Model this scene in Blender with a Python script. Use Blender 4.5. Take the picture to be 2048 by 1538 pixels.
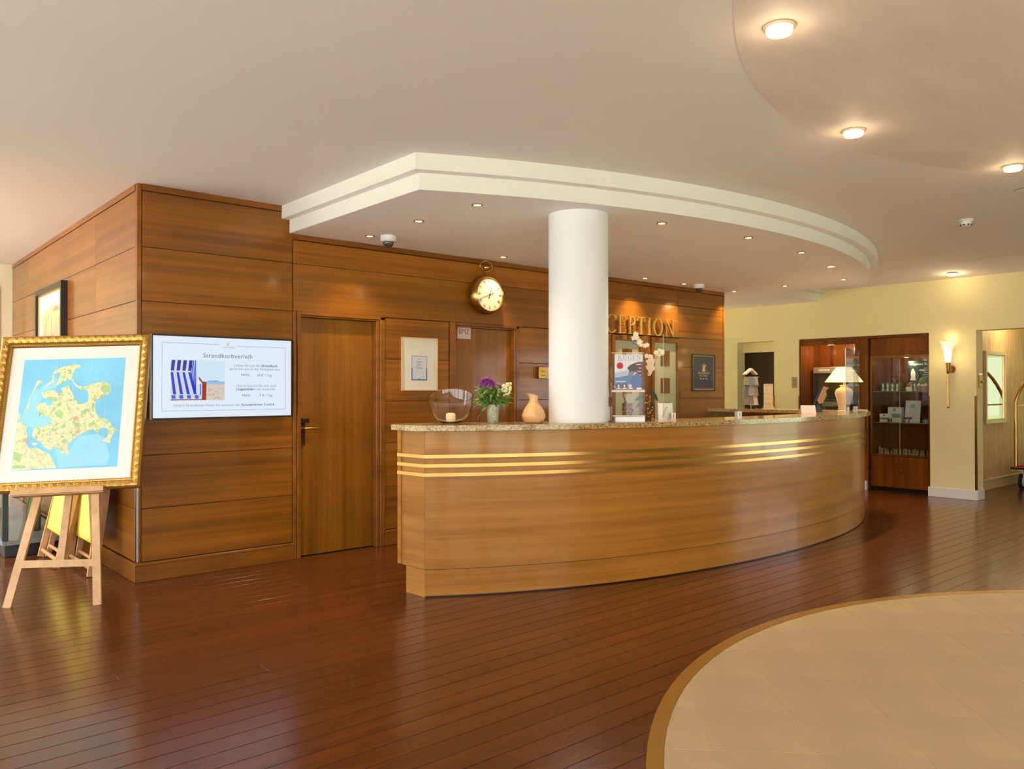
import bpy, bmesh, math, random
from math import sin, cos, pi, radians, sqrt, atan2, hypot, tan
from mathutils import Vector, Matrix, Euler

for o in list(bpy.data.objects):
    bpy.data.objects.remove(o)
S = bpy.context.scene
COL = S.collection
random.seed(7)

# ------------------------------------------------------------------ camera
YAW = atan2(.654, .756)
cam_d = bpy.data.cameras.new('camera')
cam_d.sensor_fit = 'HORIZONTAL'; cam_d.sensor_width = 36.0
cam_d.lens = 36.0 * 1598 / 2048
cam_d.clip_start = .05; cam_d.clip_end = 200
cam = bpy.data.objects.new('camera', cam_d); COL.objects.link(cam)
cam.location = (0, 0, 1.40)
cam.rotation_euler = (radians(90.43), radians(.05), -YAW)
S.camera = cam

# ------------------------------------------------------------------ exposure, sky
S.view_settings.view_transform = 'Standard'
S.view_settings.look = 'None'
S.view_settings.gamma = 1.0
S.view_settings.use_curve_mapping = False
S.view_settings.exposure = -0.32
S.cycles.use_denoising = True
S.cycles.max_bounces = 10
S.cycles.diffuse_bounces = 6

world = bpy.data.worlds.new('overcast_sky'); S.world = world
world.use_nodes = True
wn = world.node_tree.nodes; wl = world.node_tree.links
wn.clear()
w_out = wn.new('ShaderNodeOutputWorld'); w_bg = wn.new('ShaderNodeBackground')
w_tc = wn.new('ShaderNodeTexCoord'); w_sep = wn.new('ShaderNodeSeparateXYZ'); w_rmp = wn.new('ShaderNodeValToRGB')
wl.new(w_tc.outputs['Generated'], w_sep.inputs[0]); wl.new(w_sep.outputs['Z'], w_rmp.inputs[0])
w_rmp.color_ramp.elements[0].position = 0.0; w_rmp.color_ramp.elements[0].color = (1.0, 1.0, 1.0, 1)
w_rmp.color_ramp.elements[1].position = 1.0; w_rmp.color_ramp.elements[1].color = (.72, .87, 1.0, 1)
wl.new(w_rmp.outputs[0], w_bg.inputs[0]); wl.new(w_bg.outputs[0], w_out.inputs[0])
w_bg.inputs[1].default_value = 7.0
sun_d = bpy.data.lights.new('sun', 'SUN'); sun_d.energy = 55; sun_d.angle = radians(1.5); sun_d.color = (1, .98, .94)  # sun added to light the terrace, so its bounce brightens the ceiling
sun = bpy.data.objects.new('sun', sun_d); COL.objects.link(sun)
sun.rotation_euler = Vector((.18, .50, .84)).to_track_quat('Z', 'Y').to_euler()


def area_portal(name, loc, rot, sx, sy):
    d = bpy.data.lights.new(name, 'AREA'); d.shape = 'RECTANGLE'; d.size = sx; d.size_y = sy
    d.cycles.is_portal = True
    o = bpy.data.objects.new(name, d); COL.objects.link(o); o.location = loc; o.rotation_euler = rot
    return o


area_portal('portal_west', (-2.35, .1, 1.4), (0, radians(-90), 0), 2.5, 12.0)
area_portal('portal_passage', (-.08, 8.9, 1.45), (0, radians(-90), 0), 2.7, 4.7)
area_portal('portal_south', (1.3, -5.9, 1.4), (radians(90), 0, 0), 7.2, 2.5)
area_portal('portal_east', (10.95, -.2, 1.3), (0, radians(90), 0), 2.1, 3.2)

# ------------------------------------------------------------------ materials


def srgb(r, g, b):
    def f(c):
        c /= 255.0
        return c / 12.92 if c <= .04045 else ((c + .055) / 1.055) ** 2.4
    return (f(r), f(g), f(b), 1)


def new_mat(name):
    m = bpy.data.materials.new(name); m.use_nodes = True
    nt = m.node_tree
    bs = nt.nodes['Principled BSDF']
    return m, nt, bs


def P(name, col, rough=.5, metal=0.0, spec=.5, coat=0.0, coat_r=.1, emit=None, estr=0.0, trans=0.0, ior=1.45, bump=None, var=0.0, vscale=(8, 8, 8), sss=0.0):
    """plain surface; var = fine colour variation by noise, bump = (scale, strength)"""
    m, nt, bs = new_mat(name)
    c = col if len(col) == 4 else (*col, 1)
    bs.inputs['Base Color'].default_value = c
    bs.inputs['Roughness'].default_value = rough
    bs.inputs['Metallic'].default_value = metal
    bs.inputs['Specular IOR Level'].default_value = spec
    bs.inputs['Coat Weight'].default_value = coat
    bs.inputs['Coat Roughness'].default_value = coat_r
    bs.inputs['IOR'].default_value = ior
    bs.inputs['Transmission Weight'].default_value = trans
    if emit:
        bs.inputs['Emission Color'].default_value = emit if len(emit) == 4 else (*emit, 1)
        bs.inputs['Emission Strength'].default_value = estr
    tc = nt.nodes.new('ShaderNodeTexCoord')
    if var > 0:
        mp = nt.nodes.new('ShaderNodeMapping'); mp.inputs['Scale'].default_value = vscale
        nz = nt.nodes.new('ShaderNodeTexNoise'); nz.inputs['Scale'].default_value = 1; nz.inputs['Detail'].default_value = 4
        rm = nt.nodes.new('ShaderNodeValToRGB')
        k0, k1 = 1 - var, 1 + var
        rm.color_ramp.elements[0].position = .3; rm.color_ramp.elements[1].position = .7
        rm.color_ramp.elements[0].color = (c[0] * k0, c[1] * k0, c[2] * k0, 1)
        rm.color_ramp.elements[1].color = (min(1, c[0] * k1), min(1, c[1] * k1), min(1, c[2] * k1), 1)
        nt.links.new(tc.outputs['Object'], mp.inputs[0]); nt.links.new(mp.outputs[0], nz.inputs['Vector'])
        nt.links.new(nz.outputs['Fac'], rm.inputs[0]); nt.links.new(rm.outputs[0], bs.inputs['Base Color'])
    if bump:
        n2 = nt.nodes.new('ShaderNodeTexNoise'); n2.inputs['Scale'].default_value = bump[0]; n2.inputs['Detail'].default_value = 3
        bp = nt.nodes.new('ShaderNodeBump'); bp.inputs['Strength'].default_value = bump[1]; bp.inputs['Distance'].default_value = .01
        nt.links.new(tc.outputs['Object'], n2.inputs['Vector']); nt.links.new(n2.outputs['Fac'], bp.inputs['Height'])
        nt.links.new(bp.outputs[0], bs.inputs['Normal'])
    return m


def wood(name, dark, light, scale=(.5, .5, 16), rough=.3, coat=.35, coat_r=.08, rnd=.12, cross=0.0, spec=.5):
    m, nt, bs = new_mat(name)
    N, L = nt.nodes, nt.links
    tc = N.new('ShaderNodeTexCoord'); oi = N.new('ShaderNodeObjectInfo')
    mul = N.new('ShaderNodeMath'); mul.operation = 'MULTIPLY'; mul.inputs[1].default_value = 41.0
    L.new(oi.outputs['Random'], mul.inputs[0])
    add = N.new('ShaderNodeVectorMath'); add.operation = 'ADD'
    L.new(tc.outputs['Object'], add.inputs[0]); L.new(mul.outputs[0], add.inputs[1])
    mp = N.new('ShaderNodeMapping'); mp.inputs['Scale'].default_value = scale
    L.new(add.outputs[0], mp.inputs[0])
    n1 = N.new('ShaderNodeTexNoise'); n1.inputs['Scale'].default_value = 1.0; n1.inputs['Detail'].default_value = 7; n1.inputs['Roughness'].default_value = .62
    n1.inputs['Distortion'].default_value = .1
    L.new(mp.outputs[0], n1.inputs['Vector'])
    mp2 = N.new('ShaderNodeMapping'); mp2.inputs['Scale'].default_value = tuple(s * 7 + (3 if s < 2 else 0) for s in scale)
    L.new(add.outputs[0], mp2.inputs[0])
    n2 = N.new('ShaderNodeTexNoise'); n2.inputs['Scale'].default_value = 1.0; n2.inputs['Detail'].default_value = 3
    L.new(mp2.outputs[0], n2.inputs['Vector'])
    n3 = N.new('ShaderNodeTexNoise'); n3.inputs['Scale'].default_value = 1.0; n3.inputs['Detail'].default_value = 2
    mp3 = N.new('ShaderNodeMapping'); mp3.inputs['Scale'].default_value = tuple(max(1.2, s * .12) for s in scale)
    L.new(add.outputs[0], mp3.inputs[0]); L.new(mp3.outputs[0], n3.inputs['Vector'])
    a1 = N.new('ShaderNodeMath'); a1.operation = 'MULTIPLY_ADD'; a1.inputs[1].default_value = .22
    L.new(n2.outputs['Fac'], a1.inputs[0]); L.new(n1.outputs['Fac'], a1.inputs[2])
    a2 = N.new('ShaderNodeMath'); a2.operation = 'MULTIPLY_ADD'; a2.inputs[1].default_value = .35
    L.new(n3.outputs['Fac'], a2.inputs[0]); L.new(a1.outputs[0], a2.inputs[2])
    rm = N.new('ShaderNodeValToRGB')
    rm.color_ramp.elements[0].position = .62; rm.color_ramp.elements[0].color = dark
    rm.color_ramp.elements[1].position = 1.02; rm.color_ramp.elements[1].color = light
    L.new(a2.outputs[0], rm.inputs[0])
    hs = N.new('ShaderNodeHueSaturation')
    mr = N.new('ShaderNodeMapRange'); mr.inputs['To Min'].default_value = 1 - rnd; mr.inputs['To Max'].default_value = 1 + rnd
    L.new(oi.outputs['Random'], mr.inputs['Value']); L.new(mr.outputs[0], hs.inputs['Value'])
    L.new(rm.outputs[0], hs.inputs['Color']); L.new(hs.outputs[0], bs.inputs['Base Color'])
    bs.inputs['Roughness'].default_value = rough
    bs.inputs['Coat Weight'].default_value = coat; bs.inputs['Coat Roughness'].default_value = coat_r
    bs.inputs['Specular IOR Level'].default_value = spec
    return m


def pane_mat(name, tint=(.93, .97, .95), f0=.04):
    """thin clear sheet: transparent with a Schlick reflection"""
    m = bpy.data.materials.new(name); m.use_nodes = True
    nt = m.node_tree; nt.nodes.clear()
    N, L = nt.nodes, nt.links
    o = N.new('ShaderNodeOutputMaterial'); mx = N.new('ShaderNodeMixShader')
    tr = N.new('ShaderNodeBsdfTransparent'); gl = N.new('ShaderNodeBsdfGlossy'); lw = N.new('ShaderNodeLayerWeight')
    pw = N.new('ShaderNodeMath'); pw.operation = 'POWER'; pw.inputs[1].default_value = 5
    ma = N.new('ShaderNodeMath'); ma.operation = 'MULTIPLY_ADD'; ma.inputs[1].default_value = 1 - f0; ma.inputs[2].default_value = f0
    lw.inputs[0].default_value = .5
    tr.inputs[0].default_value = (*tint, 1); gl.inputs['Roughness'].default_value = .0
    L.new(lw.outputs['Facing'], pw.inputs[0]); L.new(pw.outputs[0], ma.inputs[0]); L.new(ma.outputs[0], mx.inputs[0])
    L.new(tr.outputs[0], mx.inputs[1]); L.new(gl.outputs[0], mx.inputs[2]); L.new(mx.outputs[0], o.inputs[0])
    return m


def granite(name):
    m, nt, bs = new_mat(name)
    N, L = nt.nodes, nt.links
    tc = N.new('ShaderNodeTexCoord')
    v = N.new('ShaderNodeTexVoronoi'); v.inputs['Scale'].default_value = 130
    n = N.new('ShaderNodeTexNoise'); n.inputs['Scale'].default_value = 60; n.inputs['Detail'].default_value = 6
    L.new(tc.outputs['Object'], v.inputs['Vector']); L.new(tc.outputs['Object'], n.inputs['Vector'])
    sp = N.new('ShaderNodeSeparateColor'); L.new(v.outputs['Color'], sp.inputs[0])
    ad = N.new('ShaderNodeMath'); ad.operation = 'MULTIPLY_ADD'; ad.inputs[1].default_value = .55
    L.new(sp.outputs[0], ad.inputs[0]); L.new(n.outputs['Fac'], ad.inputs[2])
    rm = N.new('ShaderNodeValToRGB')
    e = rm.color_ramp.elements
    e[0].position = .42; e[0].color = srgb(60, 42, 26)
    e[1].position = .95; e[1].color = srgb(196, 168, 116)
    for p, c in ((.52, srgb(128, 98, 58)), (.62, srgb(172, 142, 92)), (.80, srgb(150, 116, 66))):
        x = e.new(p); x.color = c
    L.new(ad.outputs[0], rm.inputs[0]); L.new(rm.outputs[0], bs.inputs['Base Color'])
    bs.inputs['Roughness'].default_value = .12
    return m


M = {}
M['ceiling'] = P('ceiling_paint', (.85, .815, .79), .9, spec=.2, var=.012, vscale=(.7, .7, .7))
M['disc'] = P('ceiling_stucco', (.79, .72, .65), .62, spec=.3, var=.07, vscale=(1.2, 4.0, 1), bump=(6, .08))
M['white'] = P('white_paint', (.82, .82, .77), .6, spec=.3)
M['column'] = P('column_paint', (.80, .82, .82), .55, spec=.3)
M['soffit'] = P('soffit_paint', (.93, .905, .89), .85, spec=.2)
M['yellow'] = P('yellow_paint', srgb(238, 226, 172), .7, spec=.3, var=.02, vscale=(1.5, 1.5, 1.5))
M['pale'] = P('pale_wall_paint', srgb(226, 218, 190), .7, spec=.3)
M['skirt'] = P('white_gloss_paint', (.84, .83, .80), .35)
M['wood'] = wood('sapele_panel', srgb(118, 68, 10), srgb(160, 99, 24), (.2, .2, 17), rough=.33, coat=.42, coat_r=.09, spec=.22)
M['wood_v'] = wood('sapele_door', srgb(118, 70, 10), srgb(160, 100, 24), (12, 12, .3), rough=.33, coat=.36, coat_r=.1, spec=.22)
M['wood_trim'] = wood('sapele_trim', srgb(118, 68, 14), srgb(150, 90, 26), (1, 1, 8), rough=.33, coat=.3, spec=.22)
M['counter'] = wood('counter_veneer', srgb(148, 94, 24), srgb(182, 124, 44), (.25, .25, 16), rough=.32, coat=.3, rnd=.02, spec=.25)
M['groove'] = P('dark_joint', srgb(50, 24, 10), .8)
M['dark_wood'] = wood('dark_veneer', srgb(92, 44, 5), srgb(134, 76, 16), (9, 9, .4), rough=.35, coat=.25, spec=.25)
M['plank'] = wood('merbau_plank', srgb(88, 41, 13), srgb(110, 55, 19), (.5, 13, 13), rough=.25, coat=.30, coat_r=.15, rnd=.10, spec=.3)
M['joint'] = P('plank_joint', srgb(62, 54, 52), .4)
M['rim'] = P('brass_floor_strip', srgb(186, 138, 62), .33, metal=.55)
M['tile'] = P('limestone_tile', srgb(198, 170, 130), .45, var=.08, vscale=(5, 2, 5))
M['grout'] = P('grout', srgb(226, 206, 172), .8)
M['brass'] = P('polished_brass', srgb(190, 150, 86), .24, metal=1)
M['brass_d'] = P('aged_brass', srgb(160, 122, 62), .30, metal=1)
M['gold'] = P('carved_gilt', srgb(220, 178, 96), .32, metal=.8, bump=(90, .25))
M['gold_d'] = P('gilt_ground', srgb(178, 136, 62), .36, metal=.75, bump=(90, .2))  # darker than the carving, painting in shade between the scallops
M['steel'] = P('brushed_steel', (.45, .43, .40), .3, metal=1)
M['chrome'] = P('dark_chrome', (.30, .27, .23), .12, metal=1)
M['granite'] = granite('speckled_granite')
M['black'] = P('black_lacquer', (.012, .012, .014), .3)
M['blackm'] = P('black_metal', (.02, .024, .028), .35)
M['rubber'] = P('black_rubber', (.015, .015, .015), .7)
M['pane'] = pane_mat('clear_glass_pane')
M['pane_t'] = pane_mat('tinted_glass_pane', (.93, .96, .93), .05)
M['pane_g'] = pane_mat('garden_window_pane', (.36, .38, .27), .05)  # green tint added to dim the bright view the mirror picks up
M['acryl'] = pane_mat('clear_acrylic', (.97, .98, .97), .02)
M['glass'] = P('solid_glass', (1, 1, 1), .0, trans=1, ior=1.45)
M['frost'] = P('frosted_glass', srgb(196, 190, 158), .22, spec=.6)
M['frost_sq'] = P('clear_square', srgb(128, 84, 34), .08, spec=.6)
M['mirror'] = P('mirror_glass', (.86, .88, .86), .02, metal=1)
M['paper'] = P('white_paper', (.80, .79, .76), .7)
M['matte_card'] = P('passepartout_card', srgb(232, 226, 210), .8)
M['pink_card'] = P('pink_card', srgb(236, 214, 202), .7)
M['beech'] = wood('beech_easel', srgb(190, 142, 92), srgb(222, 178, 124), (5, 5, 5), rough=.5, coat=.05, rnd=.05)
M['beech2'] = wood('beech_deck_chair', srgb(186, 132, 80), srgb(220, 172, 118), (4, 4, 4), rough=.5, coat=.05, rnd=.05)
M['canvas'] = P('yellow_canvas', srgb(252, 236, 104), .8, var=.03, vscale=(30, 30, 30))
M['vase_w'] = wood('turned_wood', srgb(212, 160, 100), srgb(234, 188, 132), (30, 30, 3), rough=.4, coat=.15, rnd=0)
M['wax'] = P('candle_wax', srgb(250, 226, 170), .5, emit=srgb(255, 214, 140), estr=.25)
M['leaf'] = P('green_leaf', srgb(100, 138, 56), .5, var=.35, vscale=(30, 30, 30))
M['leaf2'] = P('pale_green_leaf', srgb(132, 146, 62), .5, var=.25, vscale=(30, 30, 30))
M['leaf_d'] = P('dark_orchid_leaf', srgb(40, 58, 32), .4)
M['stem'] = P('brown_stem', srgb(104, 70, 36), .7)
M['purple'] = P('purple_petal', srgb(176, 70, 176), .6)
M['mauve'] = P('mauve_petal', srgb(196, 140, 184), .6)
M['cream'] = P('cream_petal', srgb(240, 232, 186), .6)
M['orchid'] = P('orchid_petal', srgb(246, 226, 200), .55)
M['vase'] = P('etched_vase', srgb(176, 180, 158), .35, var=.4, vscale=(120, 120, 120))
M['shade'] = P('lit_lamp_shade', srgb(250, 232, 196), .8, emit=srgb(255, 226, 168), estr=.95)
M['ceramic'] = P('speckled_ceramic', srgb(232, 200, 156), .3, var=.10, vscale=(60, 60, 60))
M['bulb'] = P('lit_halogen', (1, .9, .7), .5, emit=(1, .82, .52), estr=9.0)
M['bulb_w'] = P('lit_glass_disc', (1, .9, .7), .5, emit=(1, .82, .52), estr=2.0)
M['sconce'] = P('lit_frosted_glass', (1, .9, .8), .4, emit=(1, .80, .50), estr=3.0)
M['sconce_t'] = P('frosted_glass_lip', (.92, .78, .66), .4, emit=(1, .76, .55), estr=.42)
M['plastic'] = P('white_plastic', (.80, .79, .74), .4)
M['dome'] = P('smoked_dome', (.04, .04, .045), .05, coat=.5)
M['red'] = P('red_carpet', srgb(150, 20, 24), .9)
M['wallp'] = P('grasscloth_wallpaper', srgb(196, 164, 112), .55, var=.22, vscale=(26, 26, 5), bump=(40, .2))
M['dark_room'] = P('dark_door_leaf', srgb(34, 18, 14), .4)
M['grass'] = P('lawn', srgb(120, 140, 70), .9)
M['paving'] = P('terrace_paving', srgb(198, 195, 188), .9)
M['ink'] = P('black_ink', (.02, .02, .025), .6)
M['ink_r'] = P('red_ink', srgb(196, 40, 60), .6)
M['ink_g'] = P('grey_ink', srgb(120, 118, 118), .6)
M['ink_b'] = P('blue_ink', srgb(70, 110, 176), .6)
M['ink_lb'] = P('pale_blue_ink', srgb(170, 184, 208), .6)
M['gold_ink'] = P('gold_ink', srgb(206, 176, 110), .4)
M['navy'] = P('navy_plaque', srgb(24, 28, 70), .25)
M['white_ink'] = P('white_ink', (.85, .85, .85), .5)


def flat(name, r, g, b, rough=.6):
    if name not in M:
        M[name] = P(name, srgb(r, g, b), rough)
    return M[name]


SCR = 1.24


def lit(name, r, g, b):
    """a colour shown by the lit television panel"""
    k = 'lit_' + name
    if k not in M:
        M[k] = P(k, (.01, .01, .01), .2, emit=srgb(r, g, b), estr=SCR)
    return M[k]


# ------------------------------------------------------------------ geometry builder
class G:
    def __init__(s):
        s.v = []; s.f = []

    def add(s, vs, fs):
        b = len(s.v); s.v += [tuple(v) for v in vs]; s.f += [tuple(i + b for i in f) for f in fs]; return s

    def box(s, x0, x1, y0, y1, z0, z1, c=0.0):
        if c <= 0:
            vs = [(x, y, z) for x in (x0, x1) for y in (y0, y1) for z in (z0, z1)]
            return s.add(vs, [(0, 1, 3, 2), (4, 6, 7, 5), (0, 4, 5, 1), (2, 3, 7, 6), (0, 2, 6, 4), (1, 5, 7, 3)])
        X, Y, Z = (x0, x1), (y0, y1), (z0, z1)
        vs = []; idx = {}
        for i in (0, 1):
            for j in (0, 1):
                for k in (0, 1):
                    si, sj, sk = (c, -c)[i], (c, -c)[j], (c, -c)[k]
                    idx[i, j, k, 0] = len(vs); vs.append((X[i], Y[j] + sj, Z[k] + sk))
                    idx[i, j, k, 1] = len(vs); vs.append((X[i] + si, Y[j], Z[k] + sk))
                    idx[i, j, k, 2] = len(vs); vs.append((X[i] + si, Y[j] + sj, Z[k]))
        fs = []
        for i in (0, 1):
            fs.append((idx[i, 0, 0, 0], idx[i, 1, 0, 0], idx[i, 1, 1, 0], idx[i, 0, 1, 0]))
            fs.append((idx[0, i, 0, 1], idx[1, i, 0, 1], idx[1, i, 1, 1], idx[0, i, 1, 1]))
            fs.append((idx[0, 0, i, 2], idx[1, 0, i, 2], idx[1, 1, i, 2], idx[0, 1, i, 2]))
            for j in (0, 1):
                fs.append((idx[i, j, 0, 0], idx[i, j, 1, 0], idx[i, j, 1, 1], idx[i, j, 0, 1]))
                fs.append((idx[i, 0, j, 0], idx[i, 1, j, 0], idx[i, 1, j, 2], idx[i, 0, j, 2]))
                fs.append((idx[0, i, j, 1], idx[1, i, j, 1], idx[1, i, j, 2], idx[0, i, j, 2]))
                for k in (0, 1):
                    fs.append((idx[i, j, k, 0], idx[i, j, k, 1], idx[i, j, k, 2]))
        return s.add(vs, fs)

    def prism(s, poly, fn, d0, d1):
        """poly: 2D outline, fn(a, b, d) -> 3D"""
        n = len(poly)
        vs = [fn(a, b, d0) for a, b in poly] + [fn(a, b, d1) for a, b in poly]
        fs = [tuple(range(n)), tuple(range(2 * n - 1, n - 1, -1))] + [(i, (i + 1) % n, n + (i + 1) % n, n + i) for i in range(n)]
        return s.add(vs, fs)

    def plan(s, poly, z0, z1):
        return s.prism(poly, lambda a, b, d: (a, b, d), z0, z1)

    def front(s, poly, y0, y1):
        return s.prism(poly, lambda a, b, d: (a, d, b), y0, y1)

    def ribbon(s, outer, inner, z0, z1, closed=False):
        n = len(outer)
        vs = []
        for o, i in zip(outer, inner):
            vs += [(o[0], o[1], z0), (o[0], o[1], z1), (i[0], i[1], z1), (i[0], i[1], z0)]
        fs = []
        for k in range(n if closed else n - 1):
            a, b = 4 * k, 4 * ((k + 1) % n)
            for j in range(4):
                fs.append((a + j, a + (j + 1) % 4, b + (j + 1) % 4, b + j))
        if not closed:
            fs += [(0, 1, 2, 3), (4 * n - 1, 4 * n - 2, 4 * n - 3, 4 * n - 4)]
        return s.add(vs, fs)

    def lathe(s, prof, n=24, c=(0, 0, 0), ax='Z'):
        vs = []; fs = []
        m = len(prof)
        for k in range(n):
            t = 2 * pi * k / n
            for r, h in prof:
                x, y = r * cos(t), r * sin(t)
                p = {'Z': (x, y, h), 'Y': (x, h, y), 'X': (h, x, y)}[ax]
                vs.append((p[0] + c[0], p[1] + c[1], p[2] + c[2]))
        for k in range(n):
            a, b = k * m, ((k + 1) % n) * m
            for j in range(m - 1):
                fs.append((a + j, b + j, b + j + 1, a + j + 1))
        if prof[0][0] > 1e-6:
            fs.append(tuple(k * m for k in range(n)))
        if prof[-1][0] > 1e-6:
            fs.append(tuple(k * m + m - 1 for k in range(n - 1, -1, -1)))
        return s.add(vs, fs)

    def tube(s, pts, r, n=8, closed=False):
        pts = [Vector(p) for p in pts]; m = len(pts)
        rs = r if isinstance(r, (list, tuple)) else [r] * m
        vs = []; fs = []; prev = None
        for i, p in enumerate(pts):
            if closed:
                d = pts[(i + 1) % m] - pts[i - 1]
            else:
                d = pts[min(i + 1, m - 1)] - pts[max(i - 1, 0)]
            d.normalize()
            if prev is None:
                u = d.cross(Vector((0, 0, 1)))
                if u.length < .05:
                    u = d.cross(Vector((1, 0, 0)))
            else:
                u = prev - d * prev.dot(d)
            u.normalize(); prev = u; w = d.cross(u)
            for k in range(n):
                t = 2 * pi * k / n
                vs.append(p + u * (rs[i] * cos(t)) + w * (rs[i] * sin(t)))
        for i in range(m if closed else m - 1):
            a, b = i * n, ((i + 1) % m) * n
            for k in range(n):
                fs.append((a + k, a + (k + 1) % n, b + (k + 1) % n, b + k))
        if not closed:
            fs += [tuple(range(n - 1, -1, -1)), tuple(range((m - 1) * n, m * n))]
        return s.add(vs, fs)

    def bar(s, p, q, w, t, up=(0, 0, 1)):
        """rectangular bar from p to q, w across, t thick (along 'up'-ish)"""
        p, q = Vector(p), Vector(q); d = (q - p).normalized(); up = Vector(up)
        a = d.cross(up)
        if a.length < 1e-4:
            a = d.cross(Vector((1, 0, 0)))
        a.normalize(); b = a.cross(d).normalized()
        vs = [e + a * (sa * w / 2) + b * (sb * t / 2) for e in (p, q) for sa, sb in ((-1, -1), (1, -1), (1, 1), (-1, 1))]
        return s.add(vs, [(3, 2, 1, 0), (4, 5, 6, 7)] + [(i, (i + 1) % 4, 4 + (i + 1) % 4, 4 + i) for i in range(4)])

    def sphere(s, c, r, n=12, sq=(1, 1, 1)):
        prof = [(max(0, r * sin(pi * k / (n // 2))), -r * cos(pi * k / (n // 2))) for k in range(n // 2 + 1)]
        b = len(s.v); s.lathe(prof, n)
        s.v[b:] = [(x * sq[0] + c[0], y * sq[1] + c[1], z * sq[2] + c[2]) for x, y, z in s.v[b:]]
        return s

    def quad(s, a, b, c, d):
        return s.add([a, b, c, d], [(0, 1, 2, 3)])

    def tf(s, mat, start=0):
        s.v[start:] = [tuple(mat @ Vector(v)) for v in s.v[start:]]
        return s


def obj(name, g, mat, parent=None, smooth=False, kind=None, label=None, loc=None, rot=None):
    me = bpy.data.meshes.new(name)
    me.from_pydata(g.v, [], g.f)
    bm = bmesh.new(); bm.from_mesh(me)
    bmesh.ops.remove_doubles(bm, verts=bm.verts, dist=1e-6)
    bmesh.ops.recalc_face_normals(bm, faces=bm.faces)
    bm.to_mesh(me); bm.free()
    for m in (mat if isinstance(mat, (list, tuple)) else [mat]):
        me.materials.append(M[m] if isinstance(m, str) else m)
    if smooth:
        me.shade_smooth()
        try:
            me.set_sharp_from_angle(angle=radians(smooth if smooth > 1 else 40))
        except Exception:
            pass
    o = bpy.data.objects.new(name, me); COL.objects.link(o)
    if parent:
        o.parent = parent
    if loc:
        o.location = loc
    if rot:
        o.rotation_euler = rot
    if kind:
        o['kind'] = kind
    if label:
        o['label'] = label
    return o


def struct(name, g, mat, smooth=False, parent=None):
    return obj(name, g, mat, parent, smooth, kind='structure')


def thing(name, label, cat, loc=(0, 0, 0), rz=0.0, group=None):
    o = bpy.data.objects.new(name, None); COL.objects.link(o)
    o.empty_display_size = .1
    o.location = loc; o.rotation_euler = (0, 0, rz)
    o['label'] = label; o['category'] = cat
    if group:
        o['group'] = group
    return o


def tag(o, label, cat, group=None):
    o['label'] = label; o['category'] = cat
    if group:
        o['group'] = group
    return o


def copy_tree(o, parent=None):
    c = o.copy(); COL.objects.link(c)
    if parent:
        c.parent = parent
    for ch in list(o.children):
        copy_tree(ch, c)
    return c


def text(name, s, size, mat, parent, loc, rot=(pi / 2, 0, 0), align='LEFT', ext=.0003, bold=0.0, space=1.0, sx=1.0):
    """flat lettering as a mesh"""
    cu = bpy.data.curves.new(name, 'FONT'); cu.body = s; cu.size = size; cu.extrude = ext
    cu.align_x = align; cu.align_y = 'CENTER'; cu.offset = bold; cu.space_character = space; cu.resolution_u = 3
    t = bpy.data.objects.new(name + '_curve', cu); COL.objects.link(t)
    me = bpy.data.meshes.new_from_object(t.evaluated_get(bpy.context.evaluated_depsgraph_get()))
    bpy.data.objects.remove(t); bpy.data.curves.remove(cu)
    me.name = name; me.materials.clear(); me.materials.append(M[mat] if isinstance(mat, str) else mat)
    o = bpy.data.objects.new(name, me); COL.objects.link(o)
    if parent:
        o.parent = parent
    o.location = loc; o.rotation_euler = rot; o.scale = (sx, 1, 1)
    return o


def lamp_light(name, kind, loc, power, col, parent=None, size=.03, spot=None, rot=None):
    d = bpy.data.lights.new(name, kind); d.energy = power; d.color = col
    d.shadow_soft_size = size
    if kind == 'SPOT':
        d.spot_size = spot or radians(90); d.spot_blend = .8
    o = bpy.data.objects.new(name, d); COL.objects.link(o)
    if parent:
        o.parent = parent
    o.location = loc
    if rot:
        o.rotation_euler = rot
    return o


# serif capitals, cap height 1, drawn as outlines in (x, z)
def ring(cx, cz, a, b, ta, tb, a0, a1, n=28):
    out = []; inn = []
    for k in range(n + 1):
        t = radians(a0 + (a1 - a0) * k / n)
        out.append((cx + a * cos(t), cz + b * sin(t)))
        inn.append((cx + (a - ta) * cos(t), cz + (b - tb) * sin(t)))
    return out + inn[::-1]


def R_(x0, x1, z0, z1):
    return [(x0, z0), (x1, z0), (x1, z1), (x0, z1)]


ST, HL = .105, .04


def stem(x, z0=0., z1=1., w=ST, foot=True, head=True):
    r = [R_(x, x + w, z0, z1)]
    if foot:
        r.append([(x - .07, z0), (x + w + .07, z0), (x + w + .07, z0 + .02), (x + w, z0 + .06), (x, z0 + .06), (x - .07, z0 + .02)])
    if head:
        r.append([(x - .07, z1), (x + w + .07, z1), (x + w + .07, z1 - .02), (x + w, z1 - .06), (x, z1 - .06), (x - .07, z1 - .02)])
    return r


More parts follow.
